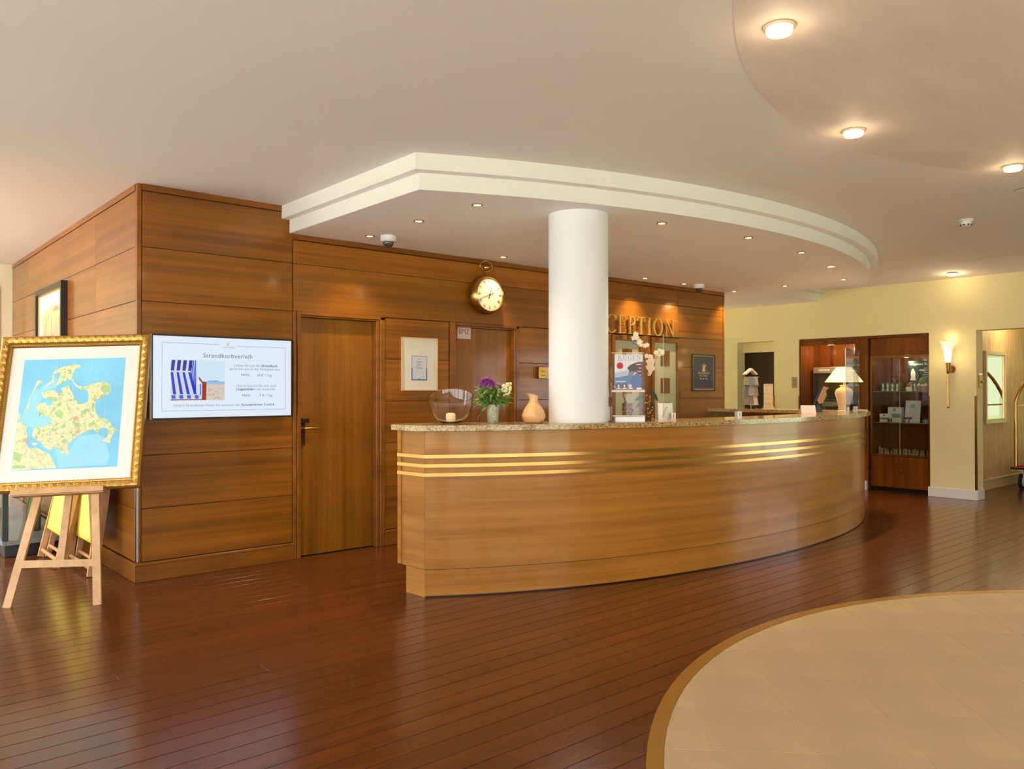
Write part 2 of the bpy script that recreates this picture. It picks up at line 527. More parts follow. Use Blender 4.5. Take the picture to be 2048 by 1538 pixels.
def serif_letter(ch):
    """-> list of outlines, advance width"""
    if ch == 'I':
        return stem(.10), .30
    if ch == 'E':
        return stem(.10) + [R_(.10, .56, .96, 1), R_(.10, .58, 0, HL), R_(.10, .46, .50, .54),
                            [(.52, 1), (.56, 1), (.58, .78), (.555, .78)], [(.54, 0), (.58, 0), (.63, .24), (.605, .24)], [(.43, .62), (.46, .62), (.46, .42), (.43, .42)]], .70
    if ch in 'PR':
        r = stem(.10) + [ring(.26, .745, .32, .255, .10, .04, -90, 90, 18), R_(.10, .27, .96, 1), R_(.10, .27, .49, .53)]
        if ch == 'R':
            r += [[(.30, .50), (.42, .50), (.74, .03), (.80, 0), (.64, 0)]]
        return r, (.66 if ch == 'P' else .84)
    if ch == 'T':
        return stem(.30, head=False) + [R_(.02, .685, .96, 1), [(.02, 1), (.05, 1), (.045, .76), (.02, .76)], [(.655, 1), (.685, 1), (.685, .76), (.66, .76)]], .74
    if ch == 'O':
        return [ring(.46, .5, .42, .52, .115, .04, 0, 180, 22), ring(.46, .5, .42, .52, .115, .04, 180, 360, 22)], .95
    if ch == 'C':
        return [ring(.46, .5, .42, .52, .115, .04, 42, 318, 36), [(.735, .98), (.775, .98), (.775, .70), (.755, .70)]], .88
    if ch == 'G':
        return [ring(.46, .5, .42, .52, .115, .04, 42, 318, 36), [(.735, .98), (.775, .98), (.775, .70), (.755, .70)], R_(.70, .79, .06, .44), R_(.60, .88, .42, .45)], .94
    if ch == 'N':
        return [R_(.13, .18, 0, 1), R_(.74, .79, 0, 1), [(.05, 1), (.20, 1), (.79, .08), (.79, 0), (.74, 0), (.13, .94)],
                R_(.03, .28, 0, .03), R_(.64, .89, .97, 1), R_(.03, .16, .97, 1)], .94
    if ch == 'U':
        return [R_(.10, .205, .30, 1), R_(.70, .75, .30, 1), ring(.425, .32, .325, .34, .09, .05, 180, 360, 20), R_(.02, .29, .97, 1), R_(.62, .83, .97, 1)], .86
    return [], .4


def letter_mesh(ch, h, depth, wid=1.0):
    g = G()
    ps, adv = serif_letter(ch)
    for i, p in enumerate(ps):
        e = .002 * i * h * (1 if depth > 0 else -.1)
        g.front([(x * h * wid, z * h) for x, z in p], -e, depth - e * .5)
    return g, adv * h * wid


ZC = 2.924      # main ceiling
Y0 = 6.208      # front wood wall, face of panels
X0 = 1.745      # side wood wall
XW = 11.08      # yellow wall
ZT = 1.165      # counter top
A_CAM = -YAW    # rotation that turns a thing towards where the photographer stood

# ================================================================== SETTING
# ---- outside ground
struct('ground_lawn', G().box(-30, 40, -30, 40, -.35, -.25), 'grass')
struct('ground_terrace', G().box(-16, 22, -16, 22, -.249, -.20), 'paving')

# ---- floor: base, planks, tiled circle
floor = struct('floor', G().box(-4.2, 14.6, -6.2, 12.2, -.19, -.0022), 'joint')
PITCH = .121; PY = 3.572
CT = (4.311, -.48); CR = 3.122; CRI = 3.057
plank_mesh = {}


def plank(x0, x1, y):
    L = round(x1 - x0 - .003, 2)
    if L not in plank_mesh:
        g = G().box(-L / 2, L / 2, -PITCH / 2 + .0022, PITCH / 2 - .0022, -.0020, 0, .0006)
        o = obj('plank', g, 'plank', floor); plank_mesh[L] = o.data
    else:
        o = bpy.data.objects.new('plank', plank_mesh[L]); COL.objects.link(o); o.parent = floor
    o.location = ((x0 + x1) / 2, y, 0)


rows_far = []
rp = random.Random(3)
j0 = int((1.55 - PY) / PITCH) - 1
for j in range(j0, 40):
    y = PY + (j + .5) * PITCH
    if y > Y0 - .03 and y < 7.6:
        xa, xb = -1.6, X0 - .002
    elif y <= Y0 - .03:
        xa, xb = -1.6, 13.6
    else:
        continue
    xs = [xa]; x = xa + rp.choice([.9, 1.5, 2.1, 2.7])
    while x < xb - .5:
        xs.append(x); x += rp.choice([2.4, 2.7, 3.0])
    xs.append(xb)
    for a, b in zip(xs, xs[1:]):
        # leave out planks that lie wholly under the stone circle
        if all(hypot(px - CT[0], y - CT[1]) < CRI - .15 for px in (a, b)):
            continue
        plank(a, b, y)
gs = G()
for j in range(-78, 72):
    y = PY + (j + .5) * PITCH
    if y < PY + (j0 + .4) * PITCH:
        gs.box(-4.1, 14.2, y - PITCH / 2 + .0022, y + PITCH / 2 - .0022, -.0020, 0)
    elif Y0 - .03 < y < 7.6:
        gs.box(-4.1, -1.603, y - PITCH / 2 + .0022, y + PITCH / 2 - .0022, -.0020, 0)
    elif y >= 7.6:
        gs.box(-4.1, X0 - .002, y - PITCH / 2 + .0022, y + PITCH / 2 - .0022, -.0020, 0)
    else:
        gs.box(-4.1, -1.603, y - PITCH / 2 + .0022, y + PITCH / 2 - .0022, -.0020, 0)
    if y > Y0:
        gs.box(9.2, 14.2, y - PITCH / 2 + .0022, y + PITCH / 2 - .0022, -.0020, 0)
obj('plank_field', gs, 'plank', floor, kind='stuff')

NC = 120
circ = lambda r, z=0: [(CT[0] + r * cos(2 * pi * k / NC), CT[1] + r * sin(2 * pi * k / NC)) for k in range(NC)]
rim = struct('trim_1', G().ribbon(circ(CR), circ(CRI), .0002, .006, closed=True), 'rim', smooth=30)
stone = struct('floor_stone_circle', G().plan(circ(CRI - .001), .0002, .0035), 'grout')


def clip_circle(poly, r):
    """Sutherland-Hodgman against a fine polygon"""
    n = 90
    for k in range(n):
        t = 2 * pi * (k + .5) / n
        nx, ny = cos(t), sin(t); d = r * cos(pi / n)
        out = []
        for i in range(len(poly)):
            p, q = poly[i], poly[(i + 1) % len(poly)]
            a = (p[0] - CT[0]) * nx + (p[1] - CT[1]) * ny - d
            b = (q[0] - CT[0]) * nx + (q[1] - CT[1]) * ny - d
            if a <= 0:
                out.append(p)
            if a * b < 0:
                u = a / (a - b); out.append((p[0] + (q[0] - p[0]) * u, p[1] + (q[1] - p[1]) * u))
        poly = out
        if not poly:
            return []
    return poly


TS = .4025 / sqrt(2)
for i in range(-13, 14):
    for j in range(-13, 14):
        cx = 3.466 + (i + j + 1) * -TS * .5 * 2 / 2 + 0
        # lattice corner (i, j): p = p0 + i*a + j*b, a = (-TS,-TS), b = (TS,-TS)
        p0 = (3.466 - i * TS + j * TS, 2.134 - i * TS - j * TS)
        cxy = (p0[0], p0[1] - TS)
        if hypot(cxy[0] - CT[0], cxy[1] - CT[1]) > CRI + .3:
            continue
        e = .0022 * sqrt(2)
        poly = [(p0[0], p0[1] - e), (p0[0] - TS + e, p0[1] - TS), (p0[0], p0[1] - 2 * TS + e), (p0[0] + TS - e, p0[1] - TS)]
        poly = clip_circle(poly, CRI - .004)
        if len(poly) < 3:
            continue
        lp = [(a - cxy[0], b - cxy[1]) for a, b in poly]
        o = obj('tile', G().plan(lp, .0036, .0058), 'tile', stone)
        o.location = (cxy[0], cxy[1], 0)

# ---- ceiling, stucco disc, dropped ceiling over the desk
struct('ceiling', G().plan([(-2.6, -6.2), (14.6, -6.2), (14.6, 12.2), (-.3, 12.2), (-.3, 6.5), (-2.6, 6.5)], ZC, ZC + .2), 'ceiling')
disc_c = (4.643, -.975); disc_r = 3.379
struct('ceiling_disc', G().plan([(disc_c[0] + disc_r * cos(2 * pi * k / 140), disc_c[1] + disc_r * sin(2 * pi * k / 140)) for k in range(140)], ZC - .0028, ZC - .0005), 'disc')
struct('ceiling_slope', G().prism([(10.25, ZC - .0005), (XW, ZC - .0005), (XW, ZC - .078)], lambda a, b, d: (a, d, b), -2, 5.8), 'ceiling')


def drop_plan(xl, cx, cy, R, xr, yb):
    t0 = atan2(-sqrt(R * R - (xl - cx) ** 2), xl - cx); t1 = atan2(-sqrt(R * R - (xr - cx) ** 2), xr - cx)
    arc = [(cx + R * cos(t0 + (t1 - t0) * k / 80), cy + R * sin(t0 + (t1 - t0) * k / 80)) for k in range(81)]
    return [(xl, Y0 - .001)] + arc + [(xr, yb), (XW, yb), (XW, 12), (9.0, 12), (9.0, Y0 - .001)]


Z2, Z1 = 2.705, 2.815
arc2 = (6.088, 10.555, 6.995)
soff = struct('ceiling_drop', G().plan(drop_plan(2.935, *arc2, 9.73, 5.9), Z2, Z1), 'soffit')
lower_edge = drop_plan(2.935, *arc2, 9.73, 5.9)[:84]
upper_edge = drop_plan(2.868, 6.088, 10.555, 7.075, 9.80, 5.82)[:84]
struct('ceiling_step', G().plan(drop_plan(2.868, 6.088, 10.555, 7.075, 9.80, 5.82), Z1, ZC - .0004), 'soffit')
off = lambda pl, d: [(x - d * (1 if k == 0 or abs(x - pl[0][0]) < 1e-6 else 0), y) for k, (x, y) in enumerate(pl)]


def fascia(name, xl, R, xr, yb, z0, z1):
    a = drop_plan(xl - .004, 6.088, 10.555, R + .004, xr + .004, yb - .004)[:84]
    b = drop_plan(xl + .002, 6.088, 10.555, R - .002, xr - .002, yb + .002)[:84]
    struct(name, G().ribbon(a, b, z0, z1), 'white', smooth=30)


fascia('trim_2', 2.935, 6.995, 9.73, 5.9, Z2 + .0005, Z1 - .0005)
fascia('trim_3', 2.868, 7.075, 9.80, 5.82, Z1 + .0005, ZC - .001)

# ---- front wood wall with its openings
ROWS = [.143, .533, .925, 1.303, 1.686, 2.062, 2.46, 2.872]
D1 = (3.032, 3.762, 2.02); D2 = (4.645, 5.398, 2.02); G1 = (6.925, 7.42, 2.012); G2 = (7.635, 8.125, 2.012)
YB = Y0 + .013   # carcass face behind the panels
wf = struct('wall_front', G().box(X0 + .013, 9.11, YB, Y0 + .12, 2.03, ZC - .001), 'groove')
segs = [(X0 + .013, D1[0] - .001), (D1[1] + .001, D2[0] - .001), (D2[1] + .001, G1[0] - .001), (G1[1] + .001, G2[0] - .001), (G2[1] + .001, 9.11)]
gw = G()
for a, b in segs:
    gw.box(a, b, YB, Y0 + .12, .001, 2.03)
obj('wall_carcass', gw, 'groove', wf)
GAP = .004


def panel_h(x0, x1, z0, z1, mat='wood', name='panel'):
    obj(name, G().box(x0 + GAP / 2, x1 - GAP / 2, Y0, YB + .001, z0 + GAP / 2, z1 - GAP / 2, .0018), mat, wf)


XF = 3.0   # left edge of the door zone
for a, b in zip(ROWS, ROWS[1:]):
    panel_h(X0 + .034, 2.962, a, b)
for x0, x1 in ((3.85, 4.572), (5.4585, 6.890), (7.50, 7.565), (8.161, 9.085)):
    for a, b in zip(ROWS[:5], ROWS[1:6]):
        if x1 - x0 < .1:
            continue
        panel_h(x0, x1, a, min(b, 2.058))
obj('door_trim', G().box(2.9655, 2.998, Y0 - .004, YB, .001, 2.060, .003), 'wood_trim', wf)
panel_h(7.466, 7.588, .143, 2.058, 'wood_v')
for x0, x1 in ((2.966, 5.93), (5.93, 8.13), (8.13, 9.085)):
    panel_h(x0, x1, 2.062, 2.46); panel_h(x0, x1, 2.46, 2.655)
# trims
obj('corner_post', G().box(X0 - .001, X0 + .032, Y0 - .001, Y0 + .04, .001, ZC - .001, .003), 'wood_trim', wf)
obj('top_trim', G().box(X0 + .034, 2.866, Y0 - .006, YB, 2.876, ZC - .001, .003), 'wood_trim', wf)
obj('drop_trim', G().box(2.944, 9.10, Y0 - .008, YB, 2.659, Z2 - .001, .003), 'wood_trim', wf)
obj('step_trim', G().box(2.90, 2.931, Y0 - .008, YB, 2.62, Z1 - .001, .003), 'wood_trim', wf)
obj('end_post', G().box(9.087, 9.12, Y0 - .004, Y0 + .12, .001, Z2 - .001, .003), 'wood_trim', wf)
bb = struct('baseboard_front', G().box(X0 - .014, 2.964, Y0 - .016, Y0 - .001, .001, .118, .002), 'wood_trim')
for a, b in ((3.852, 4.57), (5.464, 6.883), (8.18, 9.085)):
    obj('base_board', G().box(a, b, Y0 - .016, Y0 - .001, .001, .118, .002), 'wood_trim', bb)
for a, b in ((X0 - .018, 2.966), (3.852, 4.57), (5.464, 6.883), (8.18, 9.085)):
    obj('base_cap', G().box(a, b, Y0 - .020, Y0 - .001, .118, .141, .005), 'wood_trim', bb)


def door_case(n, x0, x1, zt, wl=.032, wr=.085):
    """casing + jambs + leaf of a plain veneered door"""
    d = struct('door_%d' % n, G().box(x0 + .002, x1 - .002, Y0 + .060, Y0 + .10, .006, zt - .002, .002), 'wood_v')
    c = obj('door_frame', G(), 'wood_trim', d)
    g = G()
    g.box(x0 - wl, x0, Y0 - .014, Y0 + .10, .001, zt + .04, .003)
    g.box(x1, x1 + wr * .4, Y0 - .006, Y0 + .10, .001, zt, .003)
    g.box(x1 + wr * .4 + .002, x1 + wr, Y0 - .014, Y0 + .012, .001, zt + .04, .003)
    g.box(x0 + .0005, x1 + wr * .4, Y0 - .006, Y0 + .10, zt, zt + .012, .002)
    g.box(x0 + .0005, x1 + wr + .0, Y0 - .014, Y0 + .012, zt + .014, zt + .042, .003)
    bpy.data.objects.remove(c)
    obj('door_frame', g, 'wood_trim', d)
    return d


d1 = door_case(1, *D1)
d2 = door_case(2, *D2, wl=.07, wr=.06)
# electronic lock of the left door
lk = obj('lock_plate', G().box(3.055, 3.100, Y0 + .040, Y0 + .060, .935, 1.125, .006), 'chrome', d1)
obj('card_reader', G().box(3.053, 3.125, Y0 + .015, Y0 + .058, 1.126, 1.172, .008), 'chrome', lk)
obj('lever_handle', G().tube([(3.078, Y0 + .042, 1.083), (3.078, Y0 - .004, 1.083), (3.100, Y0 - .010, 1.083), (3.205, Y0 - .010, 1.080)], .0095, 10), 'brass', lk, smooth=True)


def glass_door(n, x0, x1, zt):
    d = struct('door_%d' % n, G().box(x0 + .022, x1 - .022, Y0 + .020, Y0 + .031, .12, zt - .026), 'frost')
    g = G()
    g.box(x0 - .034, x0 + .02, Y0 - .012, Y0 + .09, .001, zt + .034, .003)
    g.box(x1 - .02, x1 + .034, Y0 - .012, Y0 + .09, .001, zt + .034, .003)
    g.box(x0 + .0205, x1 - .0205, Y0 - .012, Y0 + .09, zt - .024, zt + .034, .003)
    g.box(x0 + .0205, x1 - .0205, Y0 + .03, Y0 + .07, .003, .118, .003)
    obj('door_frame', g, 'wood_trim', d)
    a = x0 + .165; b = a + .18
    for z in (.42, .74, 1.06, 1.363, 1.70):
        obj('square_pane', G().box(a, b, Y0 + .016, Y0 + .0198, z, z + .19, .001), 'frost_sq', d)
    return d


gd1 = glass_door(3, *G1)
gd2 = glass_door(4, *G2)
st = obj('pictogram_sticker', G().box(7.255, 7.37, Y0 + .015, Y0 + .0195, 1.935, 1.985), flat('sticker_blue', 196, 214, 222), gd1)
obj('pictogram', G().box(7.275, 7.30, Y0 + .013, Y0 + .0148, 1.945, 1.977).box(7.31, 7.35, Y0 + .013, Y0 + .0148, 1.945, 1.955), flat('pictogram_grey', 120, 150, 168), st)
# rooms behind the glazed doors are closed off by the rear of the wood block
struct('wall_block_rear', G().box(X0 + .13, 9.08, 11.1, 11.2, 0, ZC - .002), 'pale')
struct('wall_block_right', G().box(9.0, 9.11, Y0 + .125, 11.2, 0, Z2 - .001), 'yellow')
struct('wall_block_inner', G().box(X0 + .13, 9.0, 6.9, 6.95, 0, ZC - .002), 'dark_wood')

# ---- side wood wall (left)
wl_ = struct('wall_side', G().box(X0 + .013, X0 + .12, Y0 + .121, 11.25, .001, ZC - .001), 'groove')
for ya, yb in ((Y0 + .042, 7.37), (7.37, 10.26), (10.26, 11.24)):
    for a, b in zip(ROWS, ROWS[1:]):
        obj('panel', G().box(X0, X0 + .014, ya + .0008, yb - .0008, a + GAP / 2, b - GAP / 2, .0015), 'wood', wl_)
obj('top_trim', G().box(X0 - .006, X0 + .013, Y0 + .042, 11.24, 2.876, ZC - .001, .003), 'wood_trim', wl_)
obj('corner_guard', G().box(X0 - .006, X0 + .012, Y0 - .0065, Y0 - .002, .15, 1.30).box(X0 - .006, X0 - .002, Y0 - .0065, Y0 + .018, .15, 1.30), 'steel', wl_)
bs_ = struct('baseboard_side', G().box(X0 - .016, X0 - .001, Y0 - .015, 11.24, .001, .118, .002), 'wood_trim')
obj('base_cap', G().box(X0 - .020, X0 - .001, Y0 - .019, 11.24, .118, .141, .005), 'wood_trim', bs_)

# ---- pale wall closing the passage on the left, with moulding
wb = struct('wall_passage', G().box(-4.2, X0 + .1, 11.25, 11.4, 0, ZC - .001), 'pale')
for x0, x1 in ((.35, 1.62), (-1.1, .15)):
    g = G()
    g.box(x0, x1, 11.235, 11.2495, 2.62, 2.66, .004); g.box(x0, x1, 11.235, 11.2495, 1.0, 1.04, .004)
    g.box(x0, x0 + .04, 11.235, 11.2495, 1.042, 2.618, .004); g.box(x1 - .04, x1, 11.235, 11.2495, 1.042, 2.618, .004)
    obj('panel_moulding', g, 'pale', wb)

# ---- yellow wall on the right with niches and alcove
wy = struct('wall_right', G().box(XW, XW + .22, -6, 12, 2.16, ZC - .001), 'yellow')
g = G()
g.box(XW, XW + .22, 3.81, 4.38, .001, 2.16)          # pillar
g.box(XW, XW + .22, 6.236, 6.651, .001, 2.16)
g.box(XW, XW + .22, 7.30, 12, .001, 2.16)
g.box(XW, XW + .22, -6, -2.45, .001, 2.16); g.box(XW, XW + .22, -2.40, -2.15, .001, 2.16); g.box(XW, XW + .22, -2.10, -1.75, .001, 2.16); g.box(XW, XW + .22, 1.4, 1.9, .001, 2.16); g.box(XW, XW + .22, -2.45, 1.4, .001, .30)
obj('wall_pier', g, 'yellow', wy)
bp = struct('baseboard_right', G().box(XW - .016, XW - .001, 3.794, 4.395, .001, .128, .003), 'skirt')
obj('base_side', G().box(XW - .0005, XW + .222, 3.794, 3.809, .001, .128, .003), 'skirt', bp)
obj('base_return', G().box(XW - .0005, XW + .05, 4.381, 4.395, .001, .128, .003), 'skirt', bp)
# brass corner guards
for i, (ya, yb) in enumerate(((3.804, 3.83), (4.372, 4.386), (6.228, 6.25), (6.640, 6.657))):
    struct('trim_%d' % (4 + i), G().box(XW - .004, XW + .02, ya, yb, .13, 1.325), 'brass_d')
# dark doorway beyond the counter
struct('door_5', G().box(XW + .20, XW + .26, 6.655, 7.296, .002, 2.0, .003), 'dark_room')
struct('door_5_header', G().box(XW + .12, XW + .2, 6.652, 7.299, 2.0, 2.158), 'yellow')
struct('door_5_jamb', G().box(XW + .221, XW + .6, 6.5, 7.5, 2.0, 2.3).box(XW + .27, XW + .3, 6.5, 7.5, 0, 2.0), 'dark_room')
# niche lining
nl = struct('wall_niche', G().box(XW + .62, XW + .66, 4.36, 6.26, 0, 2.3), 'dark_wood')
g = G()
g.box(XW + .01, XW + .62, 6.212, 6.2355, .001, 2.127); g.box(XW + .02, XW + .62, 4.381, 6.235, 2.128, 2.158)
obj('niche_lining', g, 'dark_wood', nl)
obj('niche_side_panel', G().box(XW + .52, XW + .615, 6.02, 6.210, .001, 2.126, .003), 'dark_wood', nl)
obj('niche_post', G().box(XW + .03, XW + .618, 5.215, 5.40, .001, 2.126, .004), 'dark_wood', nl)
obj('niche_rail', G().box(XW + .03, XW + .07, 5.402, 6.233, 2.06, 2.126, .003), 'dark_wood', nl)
lamp_light('niche_glow', 'POINT', (XW + .22, 5.85, 2.0), 12, (1, .74, .44), None, .04)
obj('niche_light', G().lathe([(.045, 0), (.045, .012), (.03, .014)], 16, (XW + .3, 5.85, 2.113)), 'bulb_w', nl)
pb = struct('trim_8', G().box(XW - .014, XW + .03, 5.22, 5.40, .001, .13, .003), 'skirt')
# alcove
wa = struct('wall_alcove', G().box(XW + .221, 14.5, 4.13, 4.25, .001, 2.9), 'wallp')
obj('alcove_ceiling', G().box(XW + .221, 14.5, 1.9, 4.13, 2.55, 2.6), 'ceiling', wa)
ba = struct('baseboard_alcove', G().box(XW + .224, 14.4, 4.114, 4.129, .001, .13, .003), P('cream_skirting', srgb(206, 178, 132), .5))
obj('base_cap', G().box(XW + .224, 14.4, 4.108, 4.129, .130, .152, .005), P('cream_skirting_cap', srgb(212, 184, 138), .5), ba)
struct('wall_alcove_side', G().box(XW + .221, 14.5, 1.8, 1.9, .001, 2.9), 'pale')
ga = G().box(14.5, 14.6, 1.8, 4.25, .001, .4).box(14.5, 14.6, 1.8, 4.25, 2.3, 2.9).box(14.5, 14.6, 1.8, 2.1, .4, 2.3).box(14.5, 14.6, 4.0, 4.25, .4, 2.3)
struct('wall_alcove_end', ga, 'pale')
w4 = struct('window_4', G().box(14.52, 14.58, 2.1, 2.17, .4, 2.3).box(14.52, 14.58, 3.93, 4.0, .4, 2.3).box(14.52, 14.58, 3.02, 3.08, .4, 2.3), 'white')

obj('pane', G().box(14.545, 14.55, 2.17, 3.02, .4, 2.3).box(14.545, 14.55, 3.08, 3.93, .4, 2.3), 'pane_g', w4)

lamp_light('alcove_light', 'POINT', (12.9, 3.7, 2.35), 26, (1, .78, .50), None, .05)
# ---- window walls behind and to the left of where the photographer stood
WX = -2.4
g = G().box(WX - .2, WX, -6.2, 6.3, .0, .12).box(WX - .2, WX, -6.2, 6.3, 2.62, ZC).box(WX - .2, -.1, 6.3, 6.499, 0, ZC)
for k in range(6):
    y = -6.2 + k * 2.35
    g.box(WX - .2, WX, y, y + .28, .12, 2.62)
struct('wall_west', g, 'pale')
g = G()
for k in range(5):
    y = -5.92 + k * 2.35
    g.box(WX - .12, WX - .06, y, y + .06, .12, 2.62).box(WX - .12, WX - .06, y + 2.01, y + 2.07, .12, 2.62).box(WX - .12, WX - .06, y + 1.0, y + 1.06, .12, 2.62).box(WX - .12, WX - .06, y, y + 2.07, .12, .18).box(WX - .12, WX - .06, y, y + 2.07, 2.56, 2.62)
struct('window_1', g, 'white')
struct('wall_west_passage', G().box(-.3, -.1, 6.5, 11.25, 0, .10).box(-.3, -.1, 6.5, 11.25, 2.80, ZC), 'pale')
g = G()
for k in range(5):
    y = 6.5 + k * 1.17
    g.box(-.23, -.17, y, y + .06, .10, 2.80)
struct('window_5', g, 'white')
g = G().box(-2.4, 11.3, -6.2, -6, .0, .12).box(-2.4, 11.3, -6.2, -6, 2.62, ZC)
for k in range(7):
    x = -2.4 + k * 2.45
    if x > 10:
        continue
    g.box(x, x + (.42 if k in (0, 1, 2) else 2.44), -6.2, -6, .12, 2.62)
struct('wall_south', g, 'pale')
g = G()
for k in (0, 1, 2):
    x = -1.98 + k * 2.45
    g.box(x, x + .06, -6.12, -6.06, .12, 2.62).box(x + 1.97, x + 2.03, -6.12, -6.06, .12, 2.62).box(x + .98, x + 1.04, -6.12, -6.06, .12, 2.62)
struct('window_2', g, 'white')
g = G()
for y in (-1.75, -.2, 1.34):
    g.box(XW + .08, XW + .14, y, y + .06, .30, 2.16)
g.box(XW + .06, XW + .16, -.9, 1.4, 1.66, 1.90).box(XW + .08, XW + .14, -1.75, 1.4, .3, .36)
struct('window_3', g, 'dark_wood')

# ---- white column
struct('column', G().lathe([(.2215, ZT + .0005), (.2215, Z2 - .0005)], 64, (4.265, 4.174, 0)), 'column', smooth=30)

# ================================================================== RECEPTION COUNTER
CF = (0.00250331, -0.00152186, 0.05912457, -0.03131492, 3.66943903)


def cy(x):
    d = x - 6
    return (((CF[0] * d + CF[1]) * d + CF[2]) * d + CF[3]) * d + CF[4]


arc_pts = [(3.092 + (8.85 - 3.092) * k / 60, cy(3.092 + (8.85 - 3.092) * k / 60)) for k in range(61)]
B0 = arc_pts[-1]; B1 = (9.02, B0[1] + .17 * .53); B2 = (9.12, 4.40); B3 = (9.12, 4.62)
tail = []
for k in range(1, 15):
    t = k / 14
    tail.append(tuple((1 - t) ** 3 * a + 3 * t * (1 - t) ** 2 * b + 3 * t * t * (1 - t) * c + t ** 3 * d for a, b, c, d in zip(B0, B1, B2, B3)))
tail += [(9.12, 5.2), (9.12, 5.7), (9.12, 6.185)]
OUT = arc_pts + tail


def offs(pl, d):
    r = []
    for i, p in enumerate(pl):
        a = pl[max(i - 1, 0)]; b = pl[min(i + 1, len(pl) - 1)]
        tx, ty = b[0] - a[0], b[1] - a[1]; l = hypot(tx, ty)
        r.append((p[0] - ty / l * d, p[1] + tx / l * d))
    return r


ctr = thing('reception_counter', 'curved reception counter of glossy honey brown veneer with three brass strips and granite top', 'counter', (6, 4.2, 0))
CO = (-6, -4.2)
sh = lambda pl: [(x + CO[0], y + CO[1]) for x, y in pl]
EX = lambda y: 3.092 - (y - 4.478) * .085          # plane of the left end face


def crib(name, o, i, z0, z1, mat, smooth=30):
    return obj(name, G().ribbon(sh(o), sh(i), z0, z1), mat, ctr, smooth=smooth)


crib('front_panel', OUT, offs(OUT, .028), .190, ZT - .045, 'counter')
crib('kick_panel', offs(OUT, .003), offs(OUT, .03), .010, .1865, 'counter')
crib('plinth', offs(OUT, .012), offs(OUT, .05), .001, .0095, 'black')  # black strip standing in for the shadow line along the floor
crib('cap_moulding', offs(OUT, -.006), offs(OUT, .02), ZT - .0445, ZT - .037, 'wood_trim')


def end_poly(y0, y1, t):
    return [(EX(y0) + CO[0], y0 + CO[1]), (EX(y1) + CO[0], y1 + CO[1]), (EX(y1) + t + CO[0], y1 + CO[1]), (EX(y0) + t + CO[0], y0 + CO[1])]


obj('end_panel', G().plan(end_poly(4.4795, 4.725, .028), .190, ZT - .0375), 'counter', ctr)
obj('end_kick', G().plan([(x + .003, y) for x, y in end_poly(4.482, 4.682, .028)], .001, .1865), 'counter', ctr)
obj('end_trim', G().plan([(x - .010, y) for x, y in end_poly(4.7255, 4.762, .05)], .195, ZT - .0375), 'counter', ctr)
for z in (.953, .890, .829):
    o_ = [(EX(4.755) - .018, 4.755), (EX(4.478) - .008, 4.474)] + offs(OUT, -.009)[1:]
    i_ = [(EX(4.755) - .0105, 4.755), (EX(4.478) - .0005, 4.478)] + offs(OUT, -.0005)[1:]
    crib('brass_strip', o_, i_, z - .0115, z + .0115, 'brass')
inner = offs(OUT, .30)
crib('inner_panel', offs(OUT, .33), offs(OUT, .345), .01, ZT - .04, 'dark_wood')
crib('desk_top', offs(OUT[:-2], .347), offs(OUT[:-2], .86), .735, .762, 'white')  # unseen desk, made white to bounce spotlight up to the dropped ceiling
obj('desk_pedestal', G().ribbon(sh(offs(OUT[8:58], .50)), sh(offs(OUT[8:58], .84)), .012, .734), 'white', ctr)
sl_o = offs(OUT, -.060); sl_i = offs(OUT, .42)
slab = [(3.235, 4.80), (3.14, 4.845), (3.04, 4.82), (2.995, 4.745), (3.01, 4.60), (3.032, 4.475), (3.075, 4.425)] + sl_o[2:] + sl_i[::-1][:-3]
gsl = G().plan(sh(slab), ZT - .037, ZT)
top = obj('granite_top', gsl, 'granite', ctr)
bv = top.modifiers.new('edge', 'BEVEL'); bv.width = .013; bv.segments = 3; bv.limit_method = 'ANGLE'; bv.angle_limit = radians(50)


# ---- things standing on the counter
def at_cam(name, label, cat, x, y, z, group=None):
    return thing(name, label, cat, (x, y, z), A_CAM, group)


ZS = ZT + .0006
# glass bowl with an obliquely cut rim, candle inside
bowl = at_cam('glass_bowl', 'large clear glass bowl with slanted rim on the left end of the counter', 'bowl', 3.36, 4.545, ZS)
prof_o = [(.055, 0), (.062, .004), (.098, .028), (.128, .062), (.148, .105), (.157, .15), (.159, .188)]
prof_i = [(.153, .188), (.151, .15), (.142, .107), (.122, .066), (.092, .034), (.055, .007), (0, .006)]
g = G().lathe([(0, 0)] + prof_o + prof_i, 48)
g.v = [(x, y, z + (y * .33 + .008) * (max(0, z) / .188) ** 2) for x, y, z in g.v]
obj('bowl', g, 'glass', bowl, smooth=60)
cnd = at_cam('candle', 'cream pillar candle standing inside the glass bowl', 'candle', 3.36, 4.545, ZS + .0072)
obj('wax', G().lathe([(.032, 0), (.034, .003), (.034, .056), (.030, .064), (.018, .068), (.008, .066), (0, .066)], 24), 'wax', cnd, smooth=40)
obj('wick', G().tube([(0, 0, .0655), (.002, 0, .074), (.004, 0, .080)], .0012, 6), 'ink', cnd)

